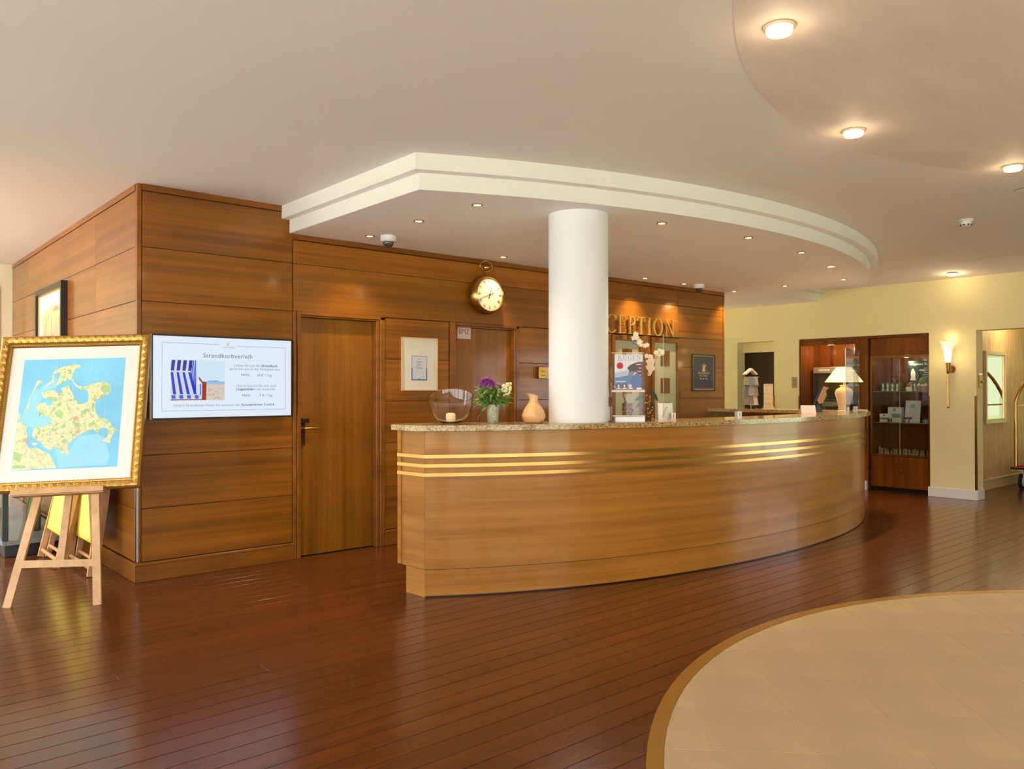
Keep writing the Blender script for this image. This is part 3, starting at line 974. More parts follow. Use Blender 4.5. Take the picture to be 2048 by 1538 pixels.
# vase with the bouquet
vs = at_cam('flower_vase', 'small conical etched glass vase holding the bouquet', 'vase', 3.675, 4.46, ZS)
obj('vase_body', G().lathe([(0, 0), (.036, 0), (.038, .004), (.049, .128), (.050, .134), (.046, .134), (.044, .12), (.034, .008), (0, .008)], 32), 'vase', vs, smooth=40)
bq = at_cam('bouquet', 'loose bouquet of purple asters, cream blossom and green foliage in the etched vase', 'bouquet', 3.675, 4.46, ZS + .010)
rb = random.Random(11)
g = G()
for k in range(9):
    a = rb.uniform(0, 2 * pi); r = rb.uniform(.05, .11)
    g.tube([(.010 * cos(a), .010 * sin(a), .0), (.03 * cos(a), .03 * sin(a), .13), (r * cos(a), r * sin(a), .21)], .0016, 5)
obj('stems', g, 'leaf', bq)


def leaf_blade(g, p, d, L, w, droop=.3, nrm=(0, 0, 1)):
    d = Vector(d).normalized(); s = d.cross(Vector(nrm))
    if s.length < .05:
        s = Vector((1, 0, 0))
    s.normalize(); p = Vector(p)
    vs = []
    for k, (t, ww) in enumerate(((0, .15), (.3, .9), (.6, 1), (.85, .55), (1, .02))):
        c = p + d * (L * t) + Vector((0, 0, -droop * L * t * t))
        vs += [c - s * (w * ww / 2), c + Vector((0, 0, w * .12 * (1 - t))), c + s * (w * ww / 2)]
    fs = []
    for k in range(4):
        a = 3 * k
        fs += [(a, a + 1, a + 4, a + 3), (a + 1, a + 2, a + 5, a + 4)]
    g.add(vs, fs)


def foliage(n, seed, zr, rr, L, w, mat, name):
    r = random.Random(seed); g = G()
    for k in range(n):
        a = r.uniform(0, 2 * pi); rad = r.uniform(*rr); z = r.uniform(*zr)
        p = (rad * cos(a) * .6, rad * sin(a) * .5, z)
        leaf_blade(g, p, (cos(a), sin(a) * .8, r.uniform(-.2, .8)), r.uniform(*L), r.uniform(*w), r.uniform(.1, .6), (r.uniform(-.5, .5), -r.random(), r.random()))
    return obj(name, g, mat, bq, smooth=60, kind='stuff')


foliage(260, 21, (.125, .235), (.0, .13), (.045, .095), (.009, .020), 'leaf', 'foliage')
foliage(170, 22, (.14, .255), (.02, .14), (.03, .07), (.005, .011), 'leaf2', 'fine_foliage')
g = G(); r_ = random.Random(5)
for k in range(26):   # trailing sprig on the left
    t = k / 25
    p = (-.045 - .055 * t, -.03, .14 - .115 * t * t)
    leaf_blade(g, p, (r_.uniform(-1, 1), r_.uniform(-.6, .2), -.5), .026, .006, .2)
obj('trailing_sprig', g, 'leaf', bq, smooth=60)


def flower_head(name, c, r, n, mat, seed, flatn=.7):
    q = random.Random(seed); g = G()
    for k in range(n):
        u = q.uniform(-1, 1); a = q.uniform(0, 2 * pi); s = sqrt(1 - u * u)
        d = Vector((s * cos(a), s * sin(a), u * flatn + .15))
        leaf_blade(g, Vector(c) + d * (r * .25), d, r * .8, r * .30, .15)
    return obj(name, g, mat, bq, smooth=60)


for k, (x, z, r, m) in enumerate(((-.075, .275, .040, 'purple'), (-.035, .290, .046, 'purple'), (-.005, .272, .036, 'purple'), (-.055, .245, .032, 'mauve'), (.03, .262, .026, 'mauve'), (-.085, .250, .03, 'mauve'), (.055, .255, .022, 'mauve'))):
    flower_head('purple_flower' if m == 'purple' else 'mauve_flower', (x, -.02, z), r, 70, m, 40 + k)
gq = G(); q = random.Random(9)
for k in range(90):
    t = q.random(); a = q.uniform(0, 2 * pi); rr = .042 * sin(pi * min(1, t * .8 + .2))
    gq.sphere((.055 + .075 * t + rr * cos(a) * .8, -.04 + rr * sin(a), .205 + .07 * t + rr * .7 * sin(a * 1.7)), .0092, 6)
obj('cream_blossom', gq, 'cream', bq, smooth=60)
gq = G()
for k in range(40):
    t = q.random(); a = q.uniform(0, 2 * pi); rr = .014 * (1 - t * .6)
    gq.sphere((-.098 + rr * cos(a), -.01 + rr * sin(a), .175 + .085 * t), .006, 6)
obj('green_spike', gq, 'leaf2', bq, smooth=60)
gq = G()
for k in range(24):
    t = q.random(); a = q.uniform(0, 2 * pi)
    gq.sphere((-.120 + .03 * t + .008 * cos(a), -.02 + .008 * sin(a), .185 - .012 * t + .006 * sin(a)), .005, 6)
obj('pale_spike', gq, 'leaf2', bq, smooth=60)

# turned wooden jug
wv = at_cam('wooden_jug', 'pale turned wooden pear shaped jug with pointed lip beside the white column', 'jug', 3.905, 4.275, ZS)
pr = [(0, 0), (.058, 0), (.072, .010), (.084, .038), (.085, .056), (.074, .090), (.052, .124), (.034, .152), (.030, .172), (.034, .196), (.037, .206), (.033, .206), (.026, .170), (.03, .15), (0, .13)]
g = G().lathe(pr, 40)
g.v = [((x - (max(0, z - .16) / .046) ** 1.5 * max(0, -x) * .55, y, z + (max(0, z - .165) / .04) * (-x) * .30) if z > .16 and hypot(x, y) > .02 else (x, y, z)) for x, y, z in g.v]
obj('jug_body', g, 'vase_w', wv, smooth=60)
obj('bead_line', G().lathe([(.0852, .046), (.0862, .049), (.0852, .052)], 40), 'vase_w', wv, smooth=60)

# magazine stand of clear acrylic with a magazine
ms = at_cam('magazine_stand', 'two tier clear acrylic stand with a magazine in front of the glazed office doors', 'stand', 4.515, 3.90, ZS)
ob_ = lambda n, g, m, **k: obj(n, g, m, ms, **k)
ob_('back_sheet', G().box(-.125, .115, .06, .064, .03, .515), 'acryl')
ob_('lip', G().box(-.128, .118, -.012, -.004, .222, .238, .003).box(-.128, .118, -.004, .06, .222, .226), flat('acrylic_edge', 226, 200, 170, .2))
ob_('top_edge', G().box(-.125, .115, .058, .066, .511, .518, .002), flat('acrylic_edge2', 214, 176, 126, .2))
ob_('foot_shelf', G().box(-.120, .112, -.03, .062, .043, .049), flat('acrylic_edge', 226, 200, 170, .2))
ob_('side_sheet', G().box(-.127, -.1245, .0, .06, .0, .515), 'acryl')
ob_('side_sheet', G().box(.1155, .118, .0, .06, .0, .515), 'acryl')
ob_('base_block', G().box(-.105, .112, -.045, .03, .0, .040, .003), flat('base_white', 232, 238, 240, .3))
mg = at_cam('magazine', 'travel magazine with a sea eagle cover titled RÜGEN in the acrylic stand', 'magazine', 4.515, 3.90, ZS + .2392)
MGX0, MGX1, MGH = -.103, .104, .262
obj('cover', G().box(MGX0, MGX1, .012, .018, 0, MGH), flat('cover_white', 222, 222, 226, .3), mg)


def art(name, poly, mat, par, y, th=.0006):
    return obj(name, G().front(poly, y - th, y), mat, par)


mx = lambda u: MGX0 + (MGX1 - MGX0) * u
mp_ = lambda l: [(mx(u), MGH * v) for u, v in l]
art('sky_tone', mp_([(0, 0), (1, 0), (1, .43), (.42, .40), (.2, .36), (0, .34)]), flat('cover_blue', 92, 122, 164, .3), mg, .0118)
art('sky_tone', mp_([(0, .34), (.2, .36), (.42, .40), (.6, .46), (.45, .55), (0, .48)]), flat('cover_haze', 176, 186, 204, .3), mg, .0118)
art('eagle_head', mp_([(.45, .55), (.47, .64), (.56, .70), (.72, .76), (.86, .79), (1, .79), (1, .03), (.93, .02), (.97, .33), (.75, .50), (.6, .52), (.52, .50), (.49, .58)]), flat('cover_dark', 66, 62, 66, .3), mg, .0114)
art('eagle_neck', mp_([(.5, .24), (.62, .34), (.8, .50), (.97, .34), (.98, .18), (.92, .03), (.62, .02)]), flat('cover_blue2', 84, 108, 156, .3), mg, .0110)
art('eagle_neck', mp_([(.50, .50), (.62, .53), (.74, .50), (.62, .38), (.52, .25), (.47, .38)]), flat('cover_grey', 116, 124, 136, .3), mg, .0108)
g = G()
for k in range(20):
    pass
art('red_badge', [(mx(.19) + .0245 * cos(t * pi / 12), MGH * .68 + .0245 * sin(t * pi / 12)) for t in range(24)], 'ink_r', mg, .0112)
for u, m in ((.14, 'cover_dark'), (.35, 'cover_dark'), (.58, 'cover_pink')):
    if m == 'cover_pink':
        flat('cover_pink', 226, 190, 186, .3)
    art('round_picture', [(mx(u) + .019 * cos(t * pi / 10), MGH * .11 + .019 * sin(t * pi / 10)) for t in range(20)], M[m], mg, .0112)
    art('round_figure', [(mx(u) + .008 * cos(t * pi / 6), MGH * .105 + .013 * sin(t * pi / 6)) for t in range(12)], flat('cover_skin', 224, 190, 180, .3), mg, .0106)
    art('caption', R_(mx(u) - .014, mx(u) + .014, MGH * .025, MGH * .05), 'white_ink', mg, .0106)
art('caption', R_(mx(.79), mx(.96), MGH * .01, MGH * .06), 'white_ink', mg, .0106)
art('caption', R_(mx(.03), mx(.40), MGH * .215, MGH * .25), flat('cover_lb', 170, 190, 214, .3), mg, .0106)
art('rule', R_(mx(.08), mx(.96), MGH * .822, MGH * .826), 'ink_g', mg, .0112)
for z, w0 in ((.735, .70), (.635, .79), (.535, .74), (.435, .82)):
    art('headline', R_(mx(w0), mx(.95), MGH * z, MGH * (z + .016)), 'ink_r', mg, .0102)
    art('headline', R_(mx(w0 + .07), mx(.95), MGH * (z - .032), MGH * (z - .016)), 'white_ink', mg, .0102)
xx = mx(.13)
for ch in 'RUGEN':
    lg, adv = letter_mesh(ch, .034, -.0005, .92)
    o = obj('letter', lg, 'ink_g', mg, loc=(xx, .0116, MGH * .842))
    if ch == 'U':
        obj('umlaut', G().box(.009, .0125, -.0005, 0, .037, .0405).box(.0175, .021, -.0005, 0, .037, .0405), 'ink_g', mg, loc=(xx, .0116, MGH * .842))
    xx += .0355 if ch != 'E' else .032

# leaflet rack right of the column
lr = at_cam('leaflet_rack', 'tiered clear acrylic rack of grey leaflets half hidden by the column', 'rack', 4.44, 4.06, ZS)
obj('rack_back', G().box(-.115, .035, .10, .104, 0, .30), 'acryl', lr)
for k, z in enumerate((.012, .085, .19)):
    g = G().bar((-.04, -.01 + k * .03, z), (-.04, .028 + k * .03, z + .10), .14, .006, (0, 1, 0))
    obj('leaflet', g, flat('leaflet_%d' % k, (206, 120, 190)[k], (202, 84, 186)[k], (206, 70, 184)[k]), lr)
    obj('tier', G().box(-.115, .035, -.02 + k * .03, .03 + k * .03, z - .010, z - .006).box(-.115, .035, -.024 + k * .03, -.020 + k * .03, z - .010, z + .03), 'acryl', lr)
obj('rack_foot', G().box(-.115, .035, -.03, .104, 0, .004), 'acryl', lr)

# orchid arrangement behind the stand
oc = at_cam('orchid', 'tall flowering orchid with cream blossoms behind the magazine stand', 'orchid', 4.83, 4.035, ZS)
K = .00388
OP = lambda px, py, y=0: ((px - 1285) * K, y, 1.4 + (781 - py) * K - ZS - .013)
obj('pot', G().lathe([(0, 0), (.034, 0), (.038, .030), (.034, .030), (.028, .022), (0, .022)], 24, (.035, .02, 0)), flat('dark_pot', 84, 56, 30), oc, smooth=40)
g = G()
g.tube([OP(1294, 834, .02), OP(1297, 800, .01), OP(1299, 760), OP(1297, 725), OP(1290, 700), OP(1279, 680), OP(1271, 668)], [.010, .009, .006, .004, .003, .002, .002], 7)
g.tube([OP(1298, 790), OP(1305, 760), OP(1304, 740)], .003, 6)
g.tube([OP(1292, 715), OP(1291, 702), OP(1296, 690)], .002, 6)
g.tube([OP(1299, 735), OP(1312, 715), OP(1322, 701)], .002, 6)
g.tube([OP(1290, 834, .02), OP(1268, 835, .03), OP(1258, 828, .03), OP(1252, 800, .03), OP(1247, 785, .03)], .005, 6)
obj('stem', g, 'stem', oc, smooth=60)


def orchid_bloom(c, r, seed, mat='orchid'):
    q = random.Random(seed); g = G(); c = Vector(c)
    tilt = q.uniform(0, 6)
    for k in range(5):
        a = tilt + k * 2 * pi / 5
        d = Vector((cos(a), -.25, sin(a)))
        s = Vector((-sin(a), 0, cos(a)))
        L, w = r, r * (.95 if k % 2 else .7)
        vs = [c, c + d * L * .35 - s * w * .42, c + d * L * .75 - s * w * .40, c + d * L, c + d * L * .75 + s * w * .40, c + d * L * .35 + s * w * .42, c + d * L * .55 + Vector((0, -.004, 0))]
        g.add(vs, [(0, 1, 6), (1, 2, 6), (2, 3, 6), (3, 4, 6), (4, 5, 6), (5, 0, 6)])
    g.sphere(c + Vector((0, -.006, -.003)), r * .22, 8)
    return obj('blossom', g, mat, oc, smooth=80)


for k, (px, py, r) in enumerate(((1272, 665, .024), (1267, 673, .022), (1275, 673, .020), (1279, 681, .026), (1281, 687, .018), (1290, 688, .022), (1295, 687, .020), (1293, 709, .022), (1301, 711, .024), (1304, 718, .026), (1298, 720, .028), (1302, 728, .028), (1297, 731, .026), (1305, 733, .022), (1300, 738, .024), (1299, 745, .018), (1312, 702, .022), (1319, 698, .020), (1323, 703, .022), (1318, 707, .018), (1326, 699, .016), (1232, 760, .014), (1231, 770, .014))):
    orchid_bloom(OP(px, py, random.Random(k).uniform(-.03, .0)), r, 60 + k, 'orchid' if px < 1309 else 'cream')
for k, (px, py, dx, dz, L) in enumerate(((1290, 790, -1, -.15, .085), (1288, 800, -1, -.5, .075), (1302, 778, .6, -.8, .085), (1300, 800, .5, -.5, .05), (1287, 775, -.3, .9, .05), (1291, 818, -.9, -.6, .045), (1255, 800, -.6, -.2, .04), (1262, 824, .3, .8, .05), (1262, 826, -.5, .8, .045), (1298, 812, .7, -.2, .04))):
    g = G(); leaf_blade(g, OP(px, py, -.01), (dx, -.2, dz), L, L * .40, .2, (.15, -1, .25))
    obj('leaf', g, 'leaf_d', oc, smooth=60)
g = G(); q = random.Random(77)
for k in range(60):
    px = q.choice((1248, 1252, 1256, 1260, 1288, 1294, 1299, 1303, 1306)); py = q.uniform(785, 836)
    g.sphere(OP(px + q.uniform(-3, 3), py, q.uniform(-.02, .03)), q.uniform(.004, .008), 6)
obj('dried_buds', g, flat('dried_bud', 196, 164, 104), oc, smooth=60, kind='stuff')

# white card with an orchid drawing
oc2 = at_cam('greeting_card', 'white folded card printed with a pink orchid spray beside the glass screen', 'card', 5.165, 4.075, ZS)
obj('card_leaf', G().bar((0, -.02, 0), (0, .012, .132), .118, .0015, (0, 1, 0)), 'paper', oc2)
obj('card_leaf', G().bar((0, .045, 0), (0, .014, .132), .118, .0015, (0, 1, 0)), 'paper', oc2)
g = G(); q = random.Random(3)
for k in range(12):
    t = k / 11
    g.sphere((-.025 + .035 * t + q.uniform(-.006, .006), -.020 + .028 * (.2 + .55 * t) - .001, .025 + .075 * t), .0045, 6, (1, .2, 1))
g.v = [(x, y - .0008, z) for x, y, z in g.v]
obj('orchid_print', g, flat('print_pink', 190, 130, 164), oc2)

# protective glass screens
def glass_screen(label, p, q, z1, clamps):
    t = thing('glass_screen', label, 'screen', ((p[0] + q[0]) / 2, (p[1] + q[1]) / 2, ZS), atan2(q[1] - p[1], q[0] - p[0]))
    L = hypot(q[0] - p[0], q[1] - p[1])
    obj('glass_pane', G().box(-L / 2, L / 2, -.003, .003, .012, z1 - ZS), 'pane_t', t)
    for c in clamps:
        x = -L / 2 + L * c
        g = G().box(x - .022, x + .022, -.022, -.0035, 0, .055, .003).box(x - .022, x + .022, .0035, .022, 0, .055, .003).box(x - .022, x + .022, -.0215, .0215, 0, .0115)
        obj('clamp', g, flat('clamp_white', 226, 228, 222, .25), t)
        obj('clamp_slot', G().box(x - .010, x - .004, -.0228, -.0222, .014, .048), 'ink', t)
    obj('glass_edge', G().box(-L / 2 - .0012, -L / 2 - .0001, -.003, .003, .012, z1 - ZS), flat('glass_edge', 176, 214, 196, .1), t)
    return t


glass_screen('wide clear glass screen on clamps at the middle of the counter', (5.046, 4.00), (5.97, 3.876), 1.845, (.10, .93))
glass_screen('narrow clear glass screen standing before the table lamp', (8.15, 4.06), (8.95, 4.30), 1.845, (.10, .72))

# table lamp at the right end
tl = at_cam('table_lamp', 'lit table lamp with wide cream conical shade and speckled jar base', 'lamp', 9.055, 4.53, ZS)
tl.scale = (1.06, 1.06, 1.0)
LZ = lambda py: 1.4 + (781 - py) * .00576 - ZS
obj('lamp_base', G().lathe([(0, 0), (.058, 0), (.062, .008), (.058, .03), (.060, .06), (.078, .13), (.092, .185), (.094, .215), (.080, .245), (.050, .262), (.038, .266), (.036, .28), (.046, .286), (.046, .292), (.02, .296), (0, .296)], 36), 'ceramic', tl, smooth=50)
obj('lamp_stem', G().lathe([(.007, .2965), (.007, .36)], 12), 'brass', tl, smooth=True)
obj('lamp_shade', G().lathe([(.197, .330), (.078, .505), (.075, .505), (.194, .330)], 48, (0, 0, 0)), 'shade', tl, smooth=40)
lamp_light('lamp_glow', 'POINT', (0, 0, .42), 5, (1, .78, .48), tl, .05)

# small things at the right end of the counter
pc = thing('notice_card', 'small blank pinkish card standing on the counter left of the payment screen', 'card', (7.45, 4.10, ZS), A_CAM)
obj('card_leaf', G().bar((0, -.03, 0), (0, -.002, .084), .145, .0015, (0, 1, 0)), 'pink_card', pc)
obj('card_leaf', G().bar((0, .03, 0), (0, .001, .084), .145, .0015, (0, 1, 0)), 'pink_card', pc)

tm = thing('payment_screen', 'slanted black touch screen with tan back seen edge on beside the table lamp', 'monitor', (8.06, 4.33, ZS), A_CAM - radians(21))
g = G().bar((-.035, -.03, .012), (.055, .06, .268), .30, .020, (-1, 0, .35))
obj('screen_panel', G().prism([(-.078, .0), (-.052, .0), (.066, .280), (.040, .288)], lambda a, b, d: (a, d, b), -.02, .22), flat('screen_edge', 14, 18, 18, .5), tm)
obj('screen_back', G().prism([(.048, .262), (.070, .277), (.120, .262), (.088, .23), (.098, .185), (.060, .10), (.02, .09), (-.0, .13)], lambda a, b, d: (a, d, b), -.018, .16), flat('screen_tan', 168, 122, 74, .5), tm)
obj('screen_foot', G().prism([(-.02, .0), (.06, .0), (.055, .012), (.02, .088), (-.004, .088)], lambda a, b, d: (a, d, b), .02, .12), 'blackm', tm)
for k, (x, y, rz, lab) in enumerate(((8.70, 4.36, .3, 'white sheet of paper lying in front of the table lamp'), (9.06, 4.34, .8, 'white leaflet lying at the tip of the counter'))):
    pz = thing('paper_sheet', lab, 'paper', (x, y, ZS), rz)
    obj('sheet', G().box(-.10, .10, -.05, .05, 0, .006 + .004 * k, .001), 'paper', pz)

# rotating postcard rack on the return of the counter
cr = at_cam('postcard_rack', 'revolving wire rack of postcards on the far arm of the counter', 'rack', 8.95, 5.70, ZS)
KR = .0064
obj('rack_pole', G().tube([(0, 0, .0), (0, 0, .40)], .006, 8), 'steel', cr, smooth=True)
g = G()
for k in range(4):
    a = k * pi / 2 + .4
    g.tube([(0, 0, .045), (.10 * cos(a), .10 * sin(a), .0045)], .004, 6)
obj('rack_base', g, 'steel', cr)
for z in (.05, .17, .29, .40):
    g = G()
    g.tube([(.105 * cos(k * pi / 8), .105 * sin(k * pi / 8), z) for k in range(16)], .0025, 5, closed=True)
    for k in range(4):
        a = k * pi / 2 + .75
        g.tube([(0, 0, z), (.115 * cos(a), .115 * sin(a), z)], .0025, 5)
    obj('wire_ring', g, 'steel', cr)
obj('rack_top', G().prism([(-.085, .44), (.0, .515), (.075, .44), (.06, .43), (.0, .49), (-.07, .43)], lambda a, b, d: (a, d, b), -.05, .09), flat('roof_card', 232, 208, 182), cr)
q = random.Random(31)
cols = [(150, 164, 150), (120, 134, 140), (206, 182, 164), (222, 206, 190), (168, 150, 140), (98, 116, 128), (196, 176, 150), (136, 128, 110)]
for zi, z in enumerate((.055, .175, .30)):
    for k in range(8):
        a = k * pi / 4 + .5 + zi * .07
        c = cols[(k * 3 + zi * 5) % 8]
        g = G().box(-.036, .036, -.002, .002, 0, .108)
        for m in range(3):
            g.box(-.03, .03, -.0026, -.002, .02 + m * .03, .026 + m * .03)
        o = obj('postcard', g, flat('postcard_%d_%d_%d' % c, *c), cr, loc=(.088 * cos(a), .088 * sin(a), z), rot=(radians(-8) * 1, 0, a + pi / 2))
stb = at_cam('stone_block', 'upright beige marbled block with flared foot behind the postcard rack', 'ornament', 9.03, 5.50, ZS)
pf = [(-.078, 0), (.078, 0), (.066, .008), (.054, .026), (.050, .05), (.050, .315), (-.050, .315), (-.050, .05), (-.054, .026), (-.066, .008)]
obj('block', G().front(pf, -.03, .03), P('beige_marble', srgb(206, 180, 140), .35, var=.2, vscale=(8, 8, 22)), stb)

# ================================================================== ON THE FRONT WALL
# television
tv = thing('television', 'flat television showing a beach chair rental notice on the wood wall', 'television', (2.362, 6.10, 1.188))
TW, TH = .547, .628
obj('tv_body', G().box(-TW, TW, .004, .055, 0, TH, .004), 'black', tv)
obj('bezel', G().ribbon([(-TW, 0), (TW, 0), (TW, TH), (-TW, TH)], [(-TW + .011, .012), (TW - .011, .012), (TW - .011, TH - .011), (-TW + .011, TH - .011)], -.0005, .0038, closed=True).tf(Matrix(((1, 0, 0, 0), (0, 0, 1, 0), (0, 1, 0, 0), (0, 0, 0, 1)))), 'black', tv)
obj('side_trim', G().box(-TW - .004, -TW - .0002, .0, .04, 0, TH), 'steel', tv)
obj('wall_bracket', G().box(-.25, .25, .0555, .107, .15, .48), 'blackm', tv)
scr = obj('screen', G().box(-TW + .0115, TW - .0115, .002, .0035, .0125, TH - .0115), lit('bg', 222, 234, 247), tv)
TX = lambda X: X - 2.362
TZ = lambda Z: Z - 1.188
SP = lambda l: [(TX(a), TZ(b)) for a, b in l]


def scr_art(name, poly, col, y=.0018):
    return obj(name, G().front(SP(poly), y - .0003, y), lit(name + '_%d_%d_%d' % col, *col), scr)


grey = (132, 142, 156)
for nm, r in (('frame_line', R_(1.888, 2.84, 1.250, 1.2525)), ('frame_line', R_(1.888, 1.8905, 1.25, 1.756)), ('frame_line', R_(2.848, 2.8505, 1.25, 1.746)), ('frame_line', R_(1.888, 2.31, 1.7535, 1.756)), ('frame_line', R_(2.452, 2.85, 1.7445, 1.747)), ('frame_line', R_(2.84, 2.85, 1.25, 1.2525))):
    scr_art(nm, r, grey)
# crest of the house over its name
scr_art('crest', [(2.372, 1.752), (2.382, 1.756), (2.386, 1.768), (2.394, 1.775), (2.382, 1.772), (2.376, 1.762), (2.370, 1.77)], (196, 176, 140))
scr_art('crest', R_(2.371, 2.391, 1.747, 1.7495), (196, 176, 140))
scr_art('name_bar', R_(2.332, 2.432, 1.7335, 1.7375), (176, 184, 192))
scr_art('name_bar', R_(2.352, 2.412, 1.7235, 1.7255), (196, 202, 208))
# beach photograph
IX0, IX1, IZ0, IZ1 = 1.950, 2.351, 1.329, 1.628
ip = lambda l: [(IX0 + (IX1 - IX0) * u, IZ0 + (IZ1 - IZ0) * v) for u, v in l]
scr_art('photo_sky', ip([(0, .47), (1, .47), (1, 1), (0, 1)]), (204, 228, 244))
scr_art('photo_sea', ip([(.62, .40), (1, .40), (1, .475), (.62, .475)]), (150, 190, 226), .0015)
scr_art('photo_shore', ip([(.66, .475), (.9, .475), (.86, .50), (.70, .495)]), (120, 150, 176), .0015)
scr_art('photo_sand', ip([(.5, 0), (1, 0), (1, .40), (.5, .40)]), (214, 198, 186), .0015)
q = random.Random(12)
for k in range(26):
    u, v = q.uniform(.66, .96), q.uniform(.02, .30)
    scr_art('photo_sand_shadow', ip([(u, v), (u + .035, v + .003), (u + .03, v + .02)]), (150, 136, 130), .0012)
scr_art('photo_hood', ip([(0, .0), (.62, 0), (.58, .22), (.47, .22), (.46, 1), (.0, 1)]), (206, 212, 226), .0013)
BL = (44, 62, 190)
for k in range(4):
    u = .0 + k * .105
    scr_art('photo_stripe', ip([(u + .0 + k * .0, .70), (u + .045, .70), (u + .10 + .02 * k, .15), (u + .045 + .02 * k, .15)]), BL, .0010)
    scr_art('photo_stripe', ip([(u + .02, 1), (u + .085, 1), (u + .06, .74), (u - .0, .74)]), (48, 52, 150), .0010)
for k in range(4):
    scr_art('photo_stripe', ip([(.335 + k * .036, 1), (.352 + k * .036, 1), (.43 + k * .012, .22), (.415 + k * .012, .22)]), BL, .0010)
    scr_art('photo_stripe', ip([(.02 + k * .14, .04), (.09 + k * .14, .04), (.085 + k * .14, .13), (.015 + k * .14, .13)]), (40, 110, 214), .0008)
scr_art('photo_side', ip([(.57, .0), (.65, .0), (.655, .46), (.585, .47), (.515, .60), (.51, .54), (.575, .42)]), (150, 50, 34), .0010)
scr_art('photo_base', ip([(0, 0), (.62, 0), (.6, .025), (0, .025)]), (150, 50, 34), .0007)
scr_art('photo_side', ip([(.52, .12), (.575, .12), (.575, .40), (.52, .40)]), (196, 206, 232), .0008)
scr_art('photo_stripe', ip([(.54, .12), (.555, .12), (.555, .42), (.54, .42)]), BL, .0006)
dk = lit('txt', 96, 106, 120); dk2 = lit('txt2', 120, 130, 144)
for s_, x, z, sz, al, mt, bo in (
        ('Strandkorbverleih', 2.380, 1.667, .048, 'CENTER', dk, .0),
        ('Leihen Sie sich Ihren', 2.425, 1.597, .0262, 'LEFT', dk2, 0), ('Strandkorb', 2.780, 1.597, .0262, 'RIGHT', dk, .0006),
        ('gerne bei uns an der Rezeption aus.', 2.598, 1.570, .0262, 'CENTER', dk2, 0),
        ('PREIS:', 2.482, 1.522, .0262, 'LEFT', dk, 0), ('18 € / Tag', 2.609, 1.522, .0262, 'LEFT', dk, 0),
        ('Gerne können Sie sich auch', 2.610, 1.439, .0262, 'CENTER', dk2, 0),
        ('Liegestühle', 2.445, 1.412, .0262, 'LEFT', dk, .0006), ('bei uns ausleihen.', 2.768, 1.412, .0262, 'RIGHT', dk2, 0),
        ('PREIS:', 2.488, 1.362, .0262, 'LEFT', dk, 0), ('9 € / Tag', 2.631, 1.362, .0262, 'LEFT', dk, 0),
        ('Unsere Strandkörbe finden Sie zwischen den', 1.972, 1.290, .0255, 'LEFT', dk2, 0), ('Strandabgängen 3 und 4.', 2.758, 1.290, .0255, 'RIGHT', dk, .0005)):
    text('notice_text', s_, sz, mt, scr, (TX(x), .0014, TZ(z)), align=al, bold=bo, space=1.08 if sz < .03 else 1.1)
text('maker_mark', 'SAMSUNG', .008, 'ink_g', tv, (0, -.0012, .006), align='CENTER')

# framed certificate
cf = thing('certificate', 'framed certificate with blue border between the two plain doors', 'picture', (4.222, Y0 - .001, 1.40))
obj('frame', G().ribbon([(-.198, 0), (.198, 0), (.198, .492), (-.198, .492)], [(-.189, .009), (.189, .009), (.189, .483), (-.189, .483)], -.022, 0, closed=True).tf(Matrix(((1, 0, 0, 0), (0, 0, 1, 0), (0, 1, 0, 0), (0, 0, 0, 1)))), P('pale_gold_frame', srgb(240, 206, 158), .3, metal=.3), cf)
mt_ = obj('mount', G().box(-.1885, .1885, -.010, -.001, .0095, .4825), 'matte_card', cf)
fa = lambda n, r, m, y=-.0102: obj(n, G().front(r, y - .0004, y), m, mt_)
fa('sheet', R_(-.092, .085, .095, .325), flat('cert_sheet', 214, 220, 224))
for r, m in ((R_(-.092, -.080, .21, .325), 'ink_lb'), (R_(.073, .085, .21, .325), 'ink_lb'), (R_(-.08, .073, .314, .325), 'ink_lb'), (R_(-.092, -.080, .095, .21), 'ink_b'), (R_(.073, .085, .095, .21), flat('ink_teal', 60, 120, 150)), (R_(-.08, .073, .095, .106), 'ink_b')):
    fa('blue_border', r, m, -.0107)
for z, w in ((.293, .014), (.272, .03), (.262, .042), (.252, .012), (.241, .03), (.23, .024), (.218, .04), (.207, .045)):
    fa('text_line', R_(-.006 - w, -.006 + w, z - .0016, z + .0016), 'ink_g', -.0107)
for k in range(3):
    for z in (.195, .186, .178):
        fa('text_line', R_(-.035 + k * .022, -.020 + k * .022, z - .0012, z + .0012), 'ink_lb', -.0107)
for k in range(5):
    cx = -.052 + k * .0235
    fa('gold_star', [(cx + (.007 if j % 2 == 0 else .003) * sin(j * pi / 5), .164 + (.007 if j % 2 == 0 else .003) * cos(j * pi / 5)) for j in range(10)], 'gold_ink', -.0107)
fa('text_line', R_(-.02, .012, .110, .114), 'ink', -.0107)
fa('seal', [(-.052 + .007 * cos(t * pi / 6), .130 + .007 * sin(t * pi / 6)) for t in range(12)], 'ink_lb', -.0107)
fa('seal', R_(.03, .05, .125, .133), 'ink_lb', -.0107)

